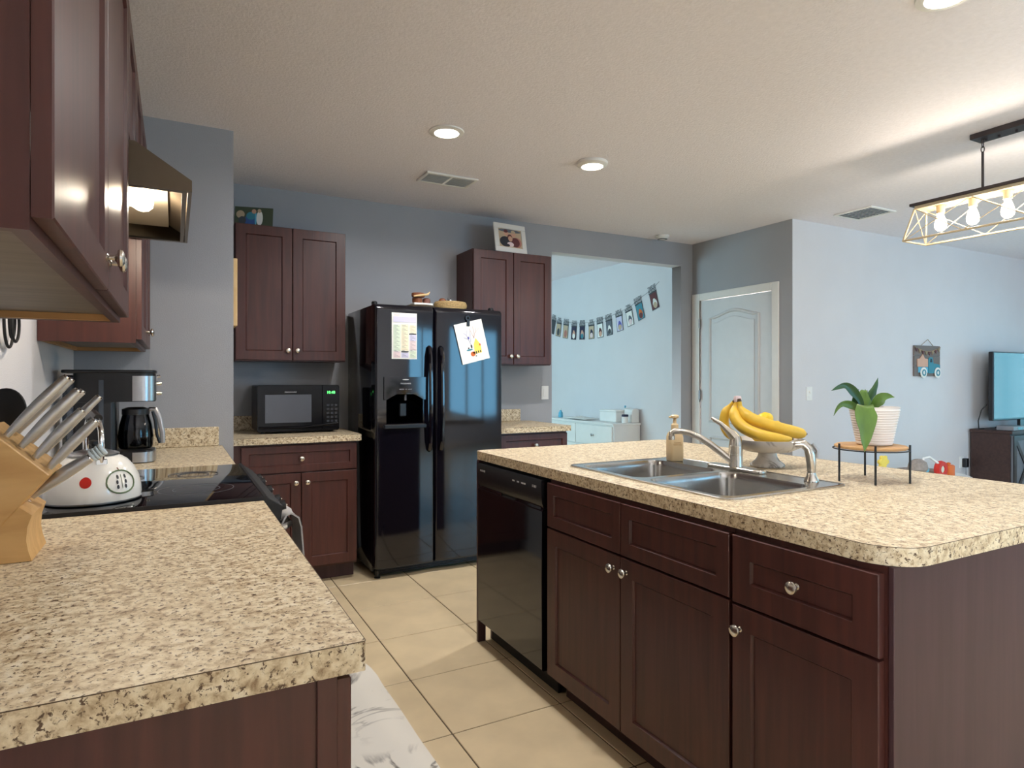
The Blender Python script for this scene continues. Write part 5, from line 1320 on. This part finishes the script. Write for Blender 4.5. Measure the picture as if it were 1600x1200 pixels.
MB().tube([Mx @ Vector((t * sw, (.95 - .14 * math.sin(math.pi * t)) * sh, .004)) for t in [k / 10 for k in range(11)]], .004, 5).build('bunting_string', M['twine'], sg)
for k in range(8):
    t = (k + .5) / 8; zz = .95 - .14 * math.sin(math.pi * t)
    f_ = MB(); s_(f_, [(t - .045, zz - .01), (t + .045, zz - .01), (t, zz - .13)], 0, .004, .008); f_.build('flag', [M['twine'] if k % 2 else M['maroon']], sg)
MB().tube([Mx @ Vector((.25 * sw, sh, .0)), Mx @ Vector((.48 * sw, sh * 1.2, .008)), Mx @ Vector((.72 * sw, sh, .0))], .003, 5).build('hanging_cord', M['twine'], sg)

# baby activity centre behind the island
ac = at(1440, 735, Y=3.02); ax_, ay_ = ac.x - .02, 3.0
bc = thing('baby_activity_center', 'baby activity center with gray seat and colourful toys', 'baby seat', (ax_, ay_, 0))
m_ar = M['white_plastic']
MB().lathe([(.2, .44), (.34, .44), (.36, .46), (.36, .475), (.34, .485), (.2, .485)], (ax_, ay_, 0), 40, closed=True, sx=1.1, sy=.9).build('tray', m_ar, bc)
for k in range(4):
    a = R(45 + 90 * k)
    MB().tube([(ax_ + .34 * math.cos(a), ay_ + .28 * math.sin(a), .44), (ax_ + .4 * math.cos(a), ay_ + .32 * math.sin(a), .02)], .018, 8).build('leg', m_ar, bc)
MB().tube([(ax_ + .42 * math.cos(a), ay_ + .34 * math.sin(a), .018) for a in [2 * math.pi * i / 32 for i in range(32)]], .016, 8, closed=True).build('base_ring', m_ar, bc)
MB().lathe([(0, .25), (.12, .26), (.19, .36), (.2, .48), (.19, .52), (.17, .5), (.16, .38), (0, .3)], (ax_, ay_, 0), 28).build('seat', mat('heather_gray_fabric', (150, 140, 134), .95, var=.15, vscale=60), bc)
tpos = lambda px_, py_: at(px_, py_, Y=2.82)
q = tpos(1434, 733); MB().lathe([(0, -.05), (.06, -.03), (.1, .0), (.085, .05), (.04, .075), (0, .08)], (q.x, q.y, q.z), 18, sy=.6).build('gray_cushion', bpy.data.materials['heather_gray_fabric'], bc)
q0, q1, q2, q3 = tpos(1438, 738), tpos(1443, 716), tpos(1452, 714), tpos(1466, 724)
MB().tube([q0, q1, q2, q3], .009, 8).build('toy_arch', m_ar, bc)
q = tpos(1446, 731); MB().lathe([(0, -.04), (.028, -.03), (.034, -.01), (.02, .012), (.014, .03), (0, .038)], q, 14, sy=.7).build('bird_toy', M['blue'], bc)
q = tpos(1470, 733); MB().lathe([(.03, -.02), (.062, -.02), (.068, 0), (.062, .02), (.03, .02), (.024, 0)], q, 22, closed=True, M=Matrix.Rotation(R(90), 4, 'X')).lathe([(0, -.012), (.03, -.012), (.03, .012), (0, .012)], q, 18, mi=1, M=Matrix.Rotation(R(90), 4, 'X')).build('red_ring_toy', [M['red'], M['mint']], bc)
q = tpos(1482, 735); MB().box(q.x - .042, q.x + .045, q.y - .03, q.y + .03, q.z - .05, q.z + .045, bev=.012, seg=2).lathe([(0, .045), (.014, .046), (.016, .06), (0, .066)], q, 12).build('orange_toy', M['orange'], bc)
q = tpos(1380, 722); fl = MB()
fl.lathe([(0, -.012), (.042, -.01), (.048, 0), (.042, .01), (0, .012)], q, 20, M=Matrix.Rotation(R(90), 4, 'X'), sy=.8)
for a in range(6): fl.lathe([(0, -.01), (.016, -.008), (.018, 0), (.016, .008), (0, .01)], q + Vector((.045 * math.cos(a), 0, .036 * math.sin(a))), 10, M=Matrix.Rotation(R(90), 4, 'X'))
fl.build('yellow_flower_toy', M['yellow'], bc)
q2_ = tpos(1382, 734); MB().tube([q - Vector((0, 0, .04)), (q.x, q.y, q.z - .12), (ax_ - .32, ay_ - .1, .47)], .01, 8).build('toy_stalk', m_ar, bc)
